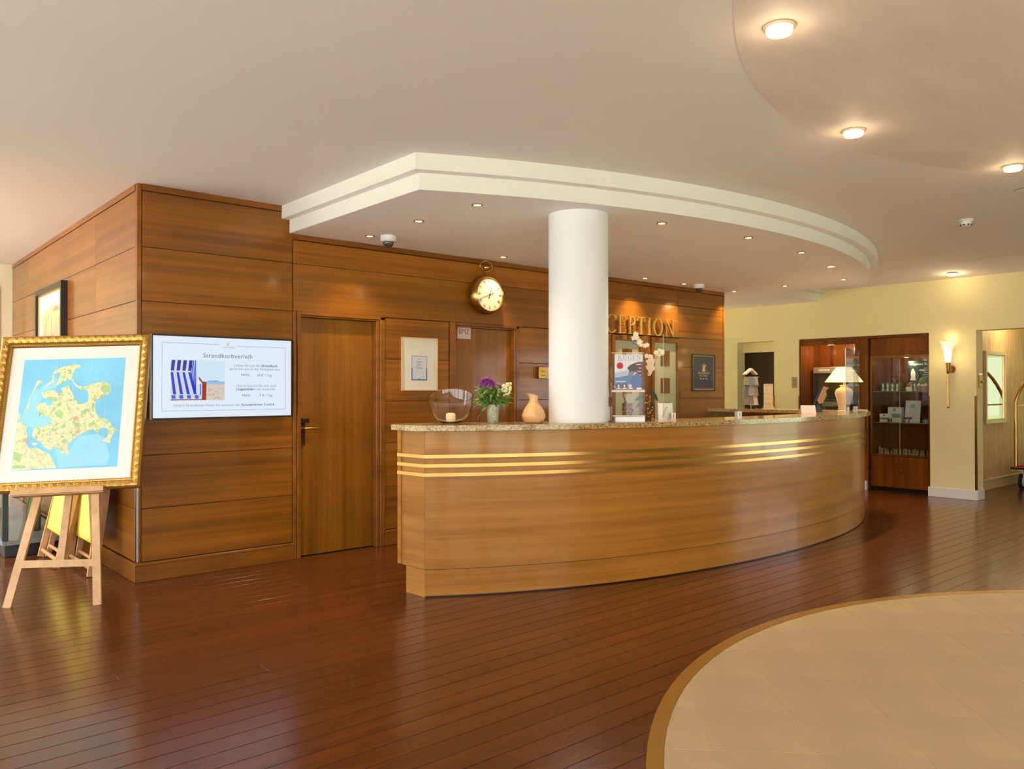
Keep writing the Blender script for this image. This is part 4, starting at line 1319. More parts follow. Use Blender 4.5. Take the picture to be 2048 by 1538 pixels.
# BMZ sign on the second door
bz = thing('door_sign', 'square white sign reading BMZ in red at the top of the second plain door', 'sign', (4.795, Y0 + .0595, 1.905))
obj('plate', G().box(-.088, .088, -.004, 0, 0, .150, .001), flat('sign_white', 214, 200, 200, .3), bz)
obj('red_border', G().ribbon([(-.088, 0), (.088, 0), (.088, .150), (-.088, .150)], [(-.082, .006), (.082, .006), (.082, .144), (-.082, .144)], -.0046, -.0041, closed=True).tf(Matrix(((1, 0, 0, 0), (0, 0, 1, 0), (0, 1, 0, 0), (0, 0, 0, 1)))), flat('sign_red', 200, 90, 96), bz)
text('lettering', 'BMZ', .078, flat('sign_red2', 190, 64, 72), bz, (0, -.0045, .074), align='CENTER', sx=.88)

# pocket watch clock
ck = thing('wall_clock', 'giant brass pocket watch clock with roman numerals high on the wood wall', 'clock', (4.975, Y0 - .001, 2.345))
RC = .197
ox = -.0
case = [(0, 0), (RC * .80, 0), (RC * .90, -.012), (RC * .985, -.035), (RC * 1.0, -.060), (RC * .985, -.085), (RC * .93, -.115), (RC * .87, -.131), (RC * .835, -.136), (RC * .815, -.130), (RC * .80, -.120), (0, -.120)]
obj('case', G().lathe([(r, y) for r, y in case], 64, (0, 0, 0), 'Y'), 'brass', ck, smooth=35)
dial = obj('dial', G().lathe([(0, -.1206), (RC * .80, -.1206), (RC * .80, -.123), (0, -.123)], 64, (0, 0, 0), 'Y'), P('clock_face', srgb(206, 190, 160), .5), ck)
YD = -.1233
num = ['XII', 'I', 'II', 'III', 'IIII', 'V', 'VI', 'VII', 'VIII', 'IX', 'X', 'XI']
for k, s_ in enumerate(num):
    a = k * pi / 6
    g = G(); w = {'I': .007, 'V': .015, 'X': .015}
    tot = sum(w[c] for c in s_); x = -tot / 2; h = .032
    for c in s_:
        if c == 'I':
            g.front(R_(x + .0022, x + .0052, -h / 2, h / 2), YD - .0008, YD)
        elif c == 'V':
            g.front([(x + .001, h / 2), (x + .005, h / 2), (x + .009, -h / 2), (x + .007, -h / 2)], YD - .0008, YD)
            g.front([(x + .012, h / 2), (x + .0135, h / 2), (x + .009, -h / 2), (x + .0075, -h / 2)], YD - .0009, YD)
        else:
            g.front([(x + .001, h / 2), (x + .0048, h / 2), (x + .014, -h / 2), (x + .010, -h / 2)], YD - .0008, YD)
            g.front([(x + .012, h / 2), (x + .0135, h / 2), (x + .003, -h / 2), (x + .0015, -h / 2)], YD - .0009, YD)
        x += w[c]
    g.tf(Matrix.Translation((.132 * sin(a), 0, .132 * cos(a))) @ Matrix.Rotation(a, 4, 'Y'))
    obj('numeral', g, 'ink', dial)
text('dial_script', 'Schumacher', .016, 'ink_g', dial, (-.005, YD - .0003, .062), align='CENTER')


def hand(name, ang, L, tailL, w, y):
    g = G()
    g.front([(-w, -tailL), (w, -tailL), (w * .8, L * .6), (0, L), (-w * .8, L * .6)], y - .0012, y)
    g.front([(w * 2.2 * cos(t * pi / 6), -tailL + w * 2.2 * sin(t * pi / 6)) for t in range(12)], y - .0014, y - .0002)
    g.tf(Matrix.Rotation(ang, 4, 'Y'))
    obj(name, g, 'ink', ck)


hand('hour_hand', radians(20), .098, .035, .0034, YD - .002)
hand('minute_hand', radians(250), .142, .040, .0030, YD - .0045)
obj('hand_hub', G().lathe([(0, YD - .009), (.008, YD - .009), (.008, YD)], 16, (0, 0, 0), 'Y'), 'ink', ck)
obj('neck', G().lathe([(.020, .196), (.014, .202), (.012, .215), (.016, .220), (.012, .226), (.012, .238)], 16, (0, -.066, 0)), 'brass', ck, smooth=40)
obj('crown', G().lathe([(.012, .238), (.022, .244), (.034, .268), (.033, .276), (.0, .278)], 20, (0, -.066, 0)), 'brass', ck, smooth=40)
bowp = []
for k in range(28):
    t = 2 * pi * k / 28
    x = .078 * cos(t); z = .283 + .052 * sin(t)
    if sin(t) < -.2:
        x *= 1 - .25 * (-.2 - sin(t))
    bowp.append((x, -.066, z))
obj('bow', G().tube(bowp, .0075, 8, closed=True), 'brass', ck, smooth=60)

# reception lettering
rs = thing('reception_sign', 'raised gold serif letters spelling RECEPTION on the wood wall', 'sign', (7.2, Y0 - .03, 2.063))
LH = .207
for ch, xl in zip('RECEPTION', (6.370, 6.560, 6.748, 6.962, 7.140, 7.300, 7.494, 7.590, 7.812)):
    lg, adv = letter_mesh(ch, LH, .022, {'C': 1.12, 'N': 1.02}.get(ch, 1.0))
    obj('letter', lg, P('gold_letter', srgb(214, 176, 98), .3, metal=.55) if 'gl' not in M else M['gl'], rs, loc=(xl - 7.2, -.011, 0))
    M['gl'] = M.get('gl') or bpy.data.materials['gold_letter']
    obj('letter_spacer', G().lathe([(.006, .0112), (.006, .0295)], 8, (xl - 7.2 + .035, 0, .1), 'Y'), 'brass_d', rs)

# brass box and plaque
bx = thing('brass_box', 'small brass wall box with a white card beside the white column', 'box', (5.765, Y0 - .001, 1.525))
obj('box_body', G().box(-.062, .055, -.05, 0, 0, .125, .004), 'brass_d', bx)
obj('white_side', G().box(.056, .125, -.035, 0, .0, .12, .002), 'paper', bx)
obj('slot', G().box(-.03, .02, -.0508, -.0502, .075, .083).box(-.03, .025, -.0508, -.0502, .03, .036), flat('slot_dark', 90, 70, 30), bx)
pl = thing('wall_plaque', 'dark blue framed plaque with gold crest and five stars on the wood wall', 'sign', (8.64, Y0 - .001, 1.39))
PM = Matrix(((1, 0, 0, 0), (0, 0, 1, 0), (0, 1, 0, 0), (0, 0, 0, 1)))
obj('frame', G().ribbon([(-.243, 0), (.243, 0), (.243, .478), (-.243, .478)], [(-.232, .011), (.232, .011), (.232, .467), (-.232, .467)], -.020, 0, closed=True).tf(PM), 'black', pl)
pn = obj('plaque_panel', G().box(-.2315, .2315, -.010, -.001, .0115, .4665), 'navy', pl)
obj('gold_line', G().ribbon([(-.222, .021), (.222, .021), (.222, .457), (-.222, .457)], [(-.214, .029), (.214, .029), (.214, .449), (-.214, .449)], -.0112, -.0103, closed=True).tf(PM), 'gold_ink', pn)
fp = lambda n, r, m='gold_ink': obj(n, G().front(r, -.0112, -.0103), m, pn)
fp('crest', [(-.03, .255), (.045, .255), (.04, .27), (.03, .275), (.028, .30), (.05, .325), (.06, .345), (.04, .34), (.02, .325), (.012, .335), (-.012, .338), (-.02, .325), (-.01, .315), (-.02, .30), (-.03, .275), (-.035, .265)])
fp('crest', [(-.05, .335), (.0, .352), (.05, .350), (.0, .346)])
text('plaque_text', 'Grandhotel', .05, 'gold_ink', pn, (.0, -.0106, .236), align='CENTER', sx=1.1)
text('plaque_text', 'Binz / Rügen', .034, 'gold_ink', pn, (.0, -.0106, .200), align='CENTER')
for k in range(5):
    cx = -.072 + k * .036
    fp('star', [(cx + (.011 if j % 2 == 0 else .0045) * sin(j * pi / 5), .160 + (.011 if j % 2 == 0 else .0045) * cos(j * pi / 5)) for j in range(10)], 'white_ink')

# picture on the side wall
sp = thing('side_picture', 'black framed pale watercolour on the side wood wall behind the map', 'picture', (X0 - .001, 8.98, 1.64), -pi / 2)
PW, PH = .60, .795
obj('frame', G().ribbon([(-PW, 0), (PW, 0), (PW, PH), (-PW, PH)], [(-PW + .045, .05), (PW - .045, .05), (PW - .045, PH - .05), (-PW + .045, PH - .05)], -.055, 0, closed=True).tf(PM), 'black', sp)
obj('gold_slip', G().ribbon([(-PW + .0455, .0505), (PW - .0455, .0505), (PW - .0455, PH - .0505), (-PW + .0455, PH - .0505)], [(-PW + .062, .068), (PW - .062, .068), (PW - .062, PH - .068), (-PW + .062, PH - .068)], -.034, -.001, closed=True).tf(PM), 'gold', sp)
sm = obj('mount', G().box(-PW + .0625, PW - .0625, -.022, -.001, .0685, PH - .0685), 'matte_card', sp)
q = random.Random(4)
art('painting', [(-.40, .12), (.40, .12), (.40, .56), (.36, .60), (.26, .585), (.1, .60), (-.12, .575), (-.30, .555), (-.40, .54)], flat('watercolour', 218, 190, 140), sm, -.0224)
for k in range(24):
    x = -.38 + k * .032; h = q.uniform(.10, .26); z = q.uniform(.13, .30)
    c = q.choice([(196, 140, 110), (206, 160, 100), (150, 160, 130), (214, 176, 120), (186, 120, 116), (160, 176, 160)])
    art('painted_figure', R_(x, x + .024, z, z + h), flat('wc_%d_%d_%d' % c, *c), sm, -.0232)
art('painted_roof', [(.10, .54), (.38, .54), (.30, .585), (.18, .58)], flat('wc_196_140_110', 196, 140, 110), sm, -.0232)

# ================================================================== CEILING FITTINGS
SPOTS = [
    (3.478, 4.391, 'recessed brass spotlight near the sharp front corner of the dropped ceiling'),
    (3.467, 5.099, 'middle recessed brass spotlight along the straight left edge of the dropped ceiling'),
    (3.491, 5.863, 'recessed brass spotlight next to the left dome camera by the wood wall'),
    (5.022, 5.932, 'recessed brass spotlight close to the wall above the pocket watch clock'),
    (4.950, 3.936, 'recessed brass spotlight just right of the white column near the curved edge'),
    (5.978, 3.827, 'recessed brass spotlight along the curved edge, second right of the column'),
    (7.008, 3.916, 'recessed brass spotlight along the curved edge, third right of the column'),
    (8.038, 4.152, 'recessed brass spotlight along the curved edge, fourth right of the column'),
    (9.087, 4.547, 'recessed brass spotlight at the rounded right tip of the dropped ceiling'),
    (9.100, 5.309, 'recessed brass spotlight midway along the short right edge of the dropped ceiling'),
    (9.083, 6.030, 'recessed brass spotlight beyond the end post of the wood wall'),
    (7.225, 5.993, 'recessed brass spotlight by the wall above the first letters of the gold sign'),
    (7.970, 6.000, 'recessed brass spotlight beside the right dome camera by the wood wall'),
]
proto = None
for x, y, lab in SPOTS:
    if proto is None:
        proto = thing('spotlight', lab, 'light', (x, y, Z2), 0, 'spotlights in the dropped ceiling')
        obj('brass_ring', G().ribbon([(.040 * cos(2 * pi * k / 28), .040 * sin(2 * pi * k / 28)) for k in range(28)], [(.029 * cos(2 * pi * k / 28), .029 * sin(2 * pi * k / 28)) for k in range(28)], -.007, -.0005, closed=True), 'brass', proto, smooth=40)
        obj('bulb', G().lathe([(0, -.0045), (.022, -.0045), (.0285, -.001), (0, -.001)], 24), 'bulb', proto)
        t = proto
    else:
        t = copy_tree(proto); t.location = (x, y, Z2); t['label'] = lab
    lamp_light('spot_beam', 'SPOT', (0, 0, -.012), 9 if x < 6 and y > 5.5 else (22 if y > 5.5 else 46), (1, .80, .52), t, .02, radians(100), (0, 0, 0))

for x, y, lab in ((3.024, 1.785, 'glowing glass ceiling light closest to the camera on the stucco circle'),
                  (4.570, 2.223, 'glowing glass ceiling light at the middle of the stucco circle edge'),
                  (6.112, 1.868, 'glowing glass ceiling light of the stucco circle closest to the smoke detector'),
                  (10.78, 3.972, 'ceiling light over the wall sconce beside the yellow wall')):
    zc = ZC - .0045 if x < 10 else ZC - .049
    t = thing('ceiling_light', lab, 'light', (x, y, zc), 0, 'round glass ceiling lights')
    obj('rim', G().lathe([(.066, 0), (.066, -.006), (.056, -.008), (.056, 0)], 32), P('warm_rim', srgb(214, 190, 150), .4) if 'warm_rim' not in bpy.data.materials else bpy.data.materials['warm_rim'], t, smooth=40)
    obj('glass_disc', G().lathe([(.0555, -.002), (.0555, -.018), (.050, -.030), (.030, -.034), (0, -.034)], 32), 'bulb_w', t, smooth=50)
    lamp_light('disc_light', 'POINT', (0, 0, -.07), 1.6 if x < 10 else 3, (1, .74, .42), t, .04)

for x, y, lab in ((3.617, 5.775, 'white dome camera under the left end of the dropped ceiling'),
                  (8.177, 5.93, 'white dome camera above the gold reception letters')):
    t = thing('dome_camera', lab, 'camera', (x, y, Z2 - .0005), 0, 'dome cameras')
    obj('camera_base', G().lathe([(.066, 0), (.068, -.030), (.060, -.046), (.050, -.050), (0, -.050)], 32), 'plastic', t, smooth=40)
    obj('dome', G().lathe([(.046, -.0502), (.045, -.066), (.036, -.086), (.018, -.097), (0, -.099)], 32), 'dome', t, smooth=60)
    obj('lens_ring', G().lathe([(.048, -.0503), (.049, -.056), (.0465, -.058)], 32), 'chrome', t, smooth=60)

t = thing('smoke_detector', 'white smoke detector with black slots on the main ceiling', 'detector', (7.733, 2.737, ZC - .0005))
obj('detector_base', G().lathe([(.058, 0), (.058, -.012), (.050, -.016), (.046, -.040), (.038, -.058), (.0, -.066)], 32), 'plastic', t, smooth=40)
for k in range(8):
    a = 2 * pi * k / 8
    obj('slot', G().box(-.009, .009, -.003, .003, -.006, .006), 'ink', t, loc=(.0435 * cos(a), .0435 * sin(a), -.050), rot=(0, 0, a + pi / 2))
t = thing('ceiling_vent', 'shallow round vent cover at the edge of the ceiling over the alcove', 'vent', (6.93, 2.02, ZC - .0005))
obj('vent_plate', G().lathe([(.085, 0), (.085, -.004), (.07, -.012), (0, -.012)], 32), 'plastic', t, smooth=40)
obj('vent_ring', G().lathe([(.085, -.0042), (.089, -.004), (.089, 0)], 32), 'steel', t, smooth=40)

# ================================================================== EASEL AND MAP
EL = (0.894, 6.025, 0)
ERZ = atan2(-.553, .833)
TH_ = radians(18)


def P3(s, u, o=0.0):
    return (s, u * sin(TH_) - o * cos(TH_), u * cos(TH_) + o * sin(TH_))


es = thing('easel', 'light beech display easel carrying the framed map', 'easel', EL, ERZ)
NF = (0, -cos(TH_), sin(TH_))
LEGO = -.030
for (s0, s1) in ((.006, .205), (.559, .345)):
    obj('leg', G().bar(P3(s0, .006 if s0 < .1 else .006, LEGO), P3(s1, 1.62, LEGO), .050, .022, NF), 'beech', es)
obj('mast', G().bar(P3(.284, .262, LEGO - .026), P3(.275, 1.78, LEGO - .026), .046, .022, NF), 'beech', es)
obj('cross_rail', G().bar(P3(.063, .281, LEGO), P3(.500, .281, LEGO), .048, .020, NF), 'beech', es)
obj('rear_leg', G().bar((.263, .805, .010), P3(.277, 1.60, LEGO - .055), .040, .022, (0, 1, .3)), 'beech', es)
ca, sa = cos(radians(1.9)), sin(radians(1.9))


def PM3(s, u, o=0.0):
    """picture coordinates: pivot at the ledge, rolled 1.9 degrees"""
    return P3(.26 + s * ca - u * sa, .747 + s * sa + u * ca, o)


obj('ledge', G().bar(PM3(-.305, -.0035, .012), PM3(.277, .0, .012), .028, .062, NF), 'beech', es)
obj('ledge_lip', G().bar(PM3(-.305, .006, .052), PM3(.277, .0095, .052), .036, .016, NF), 'beech', es)
obj('wing_nut', G().sphere(P3(.02, .705, .0), .012, 8), 'steel', es)

mpT = thing('framed_map', 'blue and cream island map in a carved gilt frame leaning on the easel', 'picture', EL, ERZ)
U0 = .0118


def slab3(g, pts, o0, o1):
    n = len(pts)
    vs = [PM3(s, u + U0, o0) for s, u in pts] + [PM3(s, u + U0, o1) for s, u in pts]
    fs = [tuple(range(n)), tuple(range(2 * n - 1, n - 1, -1))] + [(i, (i + 1) % n, n + (i + 1) % n, n + i) for i in range(n)]
    return g.add(vs, fs)


FW, FH = .499, 1.124
obj('backing', slab3(G(), R_(-FW + .03, FW - .03, .03, FH - .03), -.014, -.004), flat('backing_board', 120, 92, 60), mpT)
obj('mount', slab3(G(), R_(-.424, .428, .064, 1.044), -.0035, .002), P('map_mount', srgb(236, 236, 228), .75), mpT)
# gilt moulding: four mitred rails with scallop carving
prof = [(0, -.012), (0, .022), (.012, .034), (.030, .036), (.048, .026), (.056, .016), (.064, .018), (.072, .012), (.074, .003), (.074, -.012)]
corners = [(-FW, 0), (FW, 0), (FW, FH), (-FW, FH)]
for k in range(4):
    a, b = corners[k], corners[(k + 1) % 4]
    dx, dy = b[0] - a[0], b[1] - a[1]; L = hypot(dx, dy); tx, ty = dx / L, dy / L; nx, ny = -ty, tx
    g = G(); vs = []
    for end in (0, 1):
        for d, o in prof:
            e = d if end == 0 else L - d
            vs.append(PM3(a[0] + tx * e + nx * d, a[1] + ty * e + ny * d + U0, o))
    n = len(prof)
    g.add(vs, [tuple(range(n)), tuple(range(2 * n - 1, n - 1, -1))] + [(i, (i + 1) % n, n + (i + 1) % n, n + i) for i in range(n)])
    rail = obj('frame_rail', g, 'gold_d', mpT)
    cg = G()
    nn = int(L / .050)
    for j in range(nn):
        e = (j + .5) * L / nn
        if e < .05 or e > L - .05:
            continue
        for r in (.011, .018, .025):
            pts = []
            for m in range(8):
                t = pi * (m / 7) * 1.05 - .05
                d = .046 - r * 1.25 * sin(t)
                o = .0355 - max(0, d - .030) * .50
                pts.append(PM3(a[0] + tx * (e + r * cos(t)) + nx * d, a[1] + ty * (e + r * cos(t)) + ny * d + U0, o))
            cg.tube(pts, .0040, 5)
        cg.sphere(PM3(a[0] + tx * e + nx * .040, a[1] + ty * e + ny * .040 + U0, .033), .006, 6)
    obj('carving', cg, 'gold', rail, smooth=60, kind='stuff')
    bg = G()
    nb = int(L / .016)
    for j in range(nb):
        e = (j + .5) * L / nb
        if e < .07 or e > L - .07:
            continue
        bg.sphere(PM3(a[0] + tx * e + nx * .066, a[1] + ty * e + ny * .066 + U0, .017), .0042, 6)
    obj('beading', bg, 'gold', rail, smooth=60, kind='stuff')

MW0, MW1, MH0, MH1 = -.341, .336, .154, .954
mq = lambda l: [(MW0 + (MW1 - MW0) * u, MH0 + (MH1 - MH0) * v) for u, v in l]
sea = P('map_sea', srgb(128, 202, 238), .6, var=.10, vscale=(4, 4, 4))
land_m = P('map_land', srgb(226, 218, 166), .6, var=.10, vscale=(45, 45, 45))
_r = [n for n in land_m.node_tree.nodes if n.type == 'VALTORGB'][0].color_ramp
_r.elements[0].position = .30; _r.elements[0].color = srgb(176, 206, 150); _r.elements[1].position = .72; _r.elements[1].color = srgb(232, 196, 166)
for _p, _c in ((.42, srgb(206, 212, 160)), (.5, srgb(232, 224, 178)), (.62, srgb(236, 224, 186))):
    _e = _r.elements.new(_p); _e.color = _c
shal = P('map_shallow', srgb(152, 214, 242), .6, var=.05, vscale=(8, 8, 8))
wood_m = P('map_forest', srgb(168, 202, 140), .6, var=.08, vscale=(40, 40, 40))
town_m = P('map_town', srgb(222, 168, 140), .6)
sheet = obj('map_sheet', slab3(G(), mq([(0, 0), (1, 0), (1, 1), (0, 1)]), .0022, .0030), sea, mpT)
ma = lambda n, l, m, o=.0034: obj(n, slab3(G(), mq(l), o - .0004, o), m, sheet)
ma('shallow_water', [(.02, .44), (.10, .40), (.16, .37), (.30, .39), (.33, .46), (.22, .50), (.17, .55), (.20, .62), (.22, .70), (.34, .74), (.38, .80), (.30, .83), (.25, .76), (.20, .74), (.16, .72), (.12, .66), (.10, .58), (.06, .52)], shal, .0033)
ma('shallow_water', [(.38, .20), (.43, .17), (.51, .14), (.60, .28), (.78, .30), (.86, .26), (.92, .10), (.90, .02), (.44, .01), (.42, .10)], shal, .0033)
main = [(0.289, 0.864), (0.318, 0.901), (0.381, 0.927), (0.48, 0.941), (0.554, 0.944), (0.553, 0.92), (0.509, 0.901), (0.485, 0.859), (0.485, 0.821), (0.506, 0.782), (0.552, 0.742), (0.619, 0.733), (0.666, 0.755), (0.804, 0.779), (0.866, 0.742), (0.879, 0.688), (0.849, 0.654), (0.793, 0.636), (0.739, 0.606), (0.732, 0.552), (0.751, 0.489), (0.787, 0.446), (0.862, 0.432), (0.907, 0.384), (0.926, 0.352), (0.972, 0.328), (0.942, 0.309), (0.918, 0.252), (0.915, 0.197), (0.898, 0.213), (0.836, 0.235), (0.885, 0.268), (0.887, 0.33), (0.845, 0.355), (0.805, 0.348), (0.785, 0.302), (0.741, 0.342), (0.662, 0.318), (0.601, 0.292), (0.549, 0.251), (0.513, 0.21), (0.509, 0.172), (0.536, 0.144), (0.515, 0.121), (0.457, 0.138), (0.427, 0.186), (0.386, 0.199), (0.358, 0.161), (0.281, 0.202), (0.252, 0.241), (0.175, 0.282), (0.155, 0.313), (0.171, 0.374), (0.267, 0.383), (0.322, 0.401), (0.323, 0.455), (0.255, 0.48), (0.198, 0.481), (0.226, 0.515), (0.166, 0.536), (0.176, 0.589), (0.256, 0.599), (0.277, 0.564), (0.325, 0.578), (0.302, 0.625), (0.218, 0.646), (0.207, 0.696), (0.325, 0.713), (0.371, 0.669), (0.41, 0.684), (0.389, 0.723), (0.452, 0.752), (0.501, 0.681), (0.533, 0.619), (0.587, 0.571), (0.659, 0.589), (0.665, 0.646), (0.647, 0.701), (0.563, 0.715), (0.509, 0.758), (0.488, 0.798), (0.445, 0.806), (0.329, 0.743), (0.36, 0.831), (0.362, 0.877), (0.307, 0.856)]
ma('island', main, land_m, .0038)
ma('island', [(0.148, 0.801), (0.18, 0.808), (0.192, 0.781), (0.146, 0.751), (0.129, 0.698), (0.104, 0.637), (0.091, 0.553), (0.048, 0.508), (0.073, 0.561), (0.095, 0.645), (0.119, 0.706)], land_m, .0038)
ma('mainland', [(0.003, 0.51), (0.024, 0.501), (0.025, 0.44), (0.062, 0.401), (0.112, 0.391), (0.093, 0.354), (0.117, 0.292), (0.098, 0.254), (0.146, 0.191), (0.21, 0.196), (0.278, 0.164), (0.346, 0.131), (0.394, 0.06), (0.423, 0.011), (0.003, 0.003), (0.003, 0.379)], land_m, .0038)
ma('island', [(0.206, 0.735), (0.258, 0.78), (0.297, 0.802), (0.287, 0.848), (0.307, 0.856), (0.307, 0.786), (0.253, 0.757)], land_m, .0038)
ma('island', [(.17, .24), (.22, .235), (.20, .215), (.165, .225)], land_m, .0038)
for l in ([(0.776, 0.729), (0.815, 0.751), (0.866, 0.735), (0.871, 0.68), (0.823, 0.666), (0.788, 0.69)], [(0.35, 0.5), (0.396, 0.53), (0.441, 0.49), (0.422, 0.444), (0.37, 0.469)], [(0.532, 0.403), (0.596, 0.408), (0.624, 0.377), (0.577, 0.363)], [(0.004, 0.173), (0.081, 0.139), (0.074, 0.07), (0.006, 0.103)], [(0.7, 0.584), (0.726, 0.575), (0.733, 0.505), (0.712, 0.506)], [(0.268, 0.641), (0.34, 0.65), (0.38, 0.614), (0.322, 0.601)], [(.01, .02), (.14, .02), (.12, .045), (.02, .05)], [(.60, .50), (.64, .53), (.66, .50), (.62, .48)], [(.44, .25), (.48, .27), (.50, .24), (.46, .22)], [(.68, .38), (.74, .42), (.76, .39), (.71, .36)], [(.36, .58), (.40, .60), (.41, .57), (.38, .55)]):
    ma('forest', l, wood_m, .0042)
for l in ([(.53, .45), (.57, .47), (.59, .44), (.55, .42)], [(.08, .28), (.12, .29), (.115, .25), (.075, .25)], [(.57, .33), (.62, .34), (.61, .31), (.57, .31)], [(.77, .64), (.79, .65), (.80, .63), (.78, .62)]):
    ma('town', l, town_m, .0042)
q = random.Random(8)


def inside(p, poly):
    c = False
    for i in range(len(poly)):
        a, b = poly[i], poly[i - 1]
        if (a[1] > p[1]) != (b[1] > p[1]) and p[0] < (b[0] - a[0]) * (p[1] - a[1]) / (b[1] - a[1]) + a[0]:
            c = not c
    return c


wg = G(); tg = G()
for k in range(420):
    c = (q.random(), q.random())
    if not inside(c, main):
        continue
    n = q.randint(5, 7); r = q.uniform(.006, .020)
    pl_ = [(c[0] + r * q.uniform(.5, 1.2) * cos(2 * pi * j / n), c[1] + r * q.uniform(.5, 1.2) * sin(2 * pi * j / n)) for j in range(n)]
    if k % 4:
        slab3(wg, mq(pl_), .0040, .00415)
    else:
        slab3(tg, mq([(c[0] + (x - c[0]) * .45, c[1] + (y - c[1]) * .45) for x, y in pl_]), .0040, .0042)
obj('woodland_print', wg, wood_m, sheet, kind='stuff')
obj('village_print', tg, town_m, sheet, kind='stuff')
rg = G()
nodes = [(.55, .45), (.42, .88), (.36, .70), (.75, .70), (.60, .32), (.28, .30), (.20, .30), (.10, .27), (.40, .40), (.80, .36), (.47, .56), (.72, .56), (.30, .45), (.44, .20), (.30, .10), (.12, .12), (.05, .42)]
for i, j in ((0, 8), (8, 5), (5, 6), (6, 7), (7, 16), (7, 15), (0, 10), (10, 2), (0, 4), (4, 13), (0, 11), (11, 3), (4, 9), (8, 12), (15, 14), (7, 14), (4, 5)):
    a, b = nodes[i], nodes[j]
    pts = [(a[0] + (b[0] - a[0]) * t / 5 + (q.uniform(-.015, .015) if 0 < t < 5 else 0), a[1] + (b[1] - a[1]) * t / 5 + (q.uniform(-.015, .015) if 0 < t < 5 else 0)) for t in range(6)]
    for p0, p1 in zip(pts, pts[1:]):
        d = Vector((p1[0] - p0[0], p1[1] - p0[1])).normalized() * .0012
        slab3(rg, mq([(p0[0] - d.y, p0[1] + d.x), (p0[0] + d.y, p0[1] - d.x), (p1[0] + d.y, p1[1] - d.x), (p1[0] - d.y, p1[1] + d.x)]), .0042, .0045)
obj('road_lines', rg, flat('map_road', 206, 150, 120), sheet)
fold = flat('map_fold', 190, 222, 236)
for u in (.168, .335, .502, .668, .838):
    ma('fold_line', [(u - .0014, .002), (u + .0014, .002), (u + .0014, .998), (u - .0014, .998)], fold, .00455)

# ================================================================== DECK CHAIRS, VITRINE ON THE LEFT


def deck_chair(y0, y1, xf, label):
    t = thing('deck_chair', label, 'deck chair', (xf, (y0 + y1) / 2, 0), 0, 'folded yellow deck chairs')
    h = (y1 - y0) / 2
    xt = X0 - .03 - xf
    Ht = 1.22
    pos = lambda f, o=0: (f * (xt - .03) + o, Ht * f)
    for s in (-1, 1):
        a = (pos(0.005)[0], s * h, .006); b = (pos(1)[0], s * h, Ht)
        obj('rail', G().bar(a, b, .028, .045, (1, 0, 0)), 'beech2', t)
        a = (-.0 + .045, s * (h - .05), .006); b = (pos(.82)[0] + .05, s * (h - .05), Ht * .80)
        obj('inner_rail', G().bar(a, b, .026, .040, (1, 0, 0)), 'beech2', t)
    obj('rung', G().tube([(pos(.05)[0], -h + .014, Ht * .05), (pos(.05)[0], h - .014, Ht * .05)], .016, 8), 'beech2', t, smooth=60)
    obj('rung', G().tube([(pos(1)[0] - .002, -h + .014, Ht * .985), (pos(1)[0] - .002, h - .014, Ht * .985)], .016, 8), 'beech2', t, smooth=60)
    obj('inner_rung', G().tube([(.06, -h + .07, .10), (.06, h - .07, .10)], .014, 8), 'beech2', t, smooth=60)
    g = G(); n = 14
    vs = []
    for k in range(n + 1):
        f = .20 + (.985 - .20) * k / n
        x, z = pos(f); sag = .012 * sin(pi * k / n)
        for s in (-1, 1):
            vs.append((x - .012 - sag, s * (h - .022), z))
    g.add(vs, [(2 * k, 2 * k + 1, 2 * k + 3, 2 * k + 2) for k in range(n)])
    c = obj('canvas', g, 'canvas', t, smooth=60)
    so = c.modifiers.new('thick', 'SOLIDIFY'); so.thickness = .003
    for f, o in ((.22, .02), (.55, -.012)):
        x, z = pos(f)
        obj('bolt', G().sphere((x - .026 * 0 - .024, -h, z), .008, 6), 'steel', t)
    return t


deck_chair(7.10, 7.70, 1.405, 'folded yellow deck chair by the glass display case, behind the left easel leg')
deck_chair(6.62, 7.27, 1.535, 'folded yellow deck chair closest to the corner, behind the right easel leg')

vt = thing('display_case', 'black framed glass display case on a dark plinth behind the deck chairs', 'display case', (1.42, 8.75, 0))
X1_, X2_, Ya, Yb = -.27, .27, -.92, 1.5
obj('plinth', G().box(X1_ + .02, X2_, Ya + .02, Yb, .001, .10, .004), 'blackm', vt)
obj('base_rail', G().box(X1_, X1_ + .03, Ya, Yb, .101, .14, .003).box(X1_ + .031, X2_, Ya, Ya + .03, .101, .14, .003), flat('rail_grey', 120, 128, 136, .3), vt)
for x, y in ((X1_, Ya), (X2_ - .04, Ya), (X1_, Yb - .05), (X1_, .35)):
    obj('post', G().box(x, x + .045, y, y + .05, .141, 1.26, .003), 'blackm', vt)
obj('top_frame', G().box(X1_, X2_, Ya, Yb, 1.261, 1.30, .003), 'blackm', vt)
obj('glass_side', G().box(X1_ + .018, X1_ + .023, Ya + .051, .349, .142, 1.259), 'pane', vt)
obj('glass_side', G().box(X1_ + .018, X1_ + .023, .401, Yb - .051, .142, 1.259), 'pane', vt)
obj('glass_front', G().box(X1_ + .046, X2_ - .041, Ya + .018, Ya + .023, .142, 1.259), 'pane_t', vt)
obj('case_floor', G().box(X1_ + .031, X2_, Ya + .031, Yb, .101, .13), flat('case_grey', 116, 120, 122, .3), vt)
obj('inner_stand', G().box(.02, .10, -.45, -.2, .131, .9, .01), flat('bottle_green', 40, 60, 40, .3), vt)
obj('inner_stand', G().box(-.10, -.02, .55, .7, .131, 1.0, .01), 'blackm', vt)

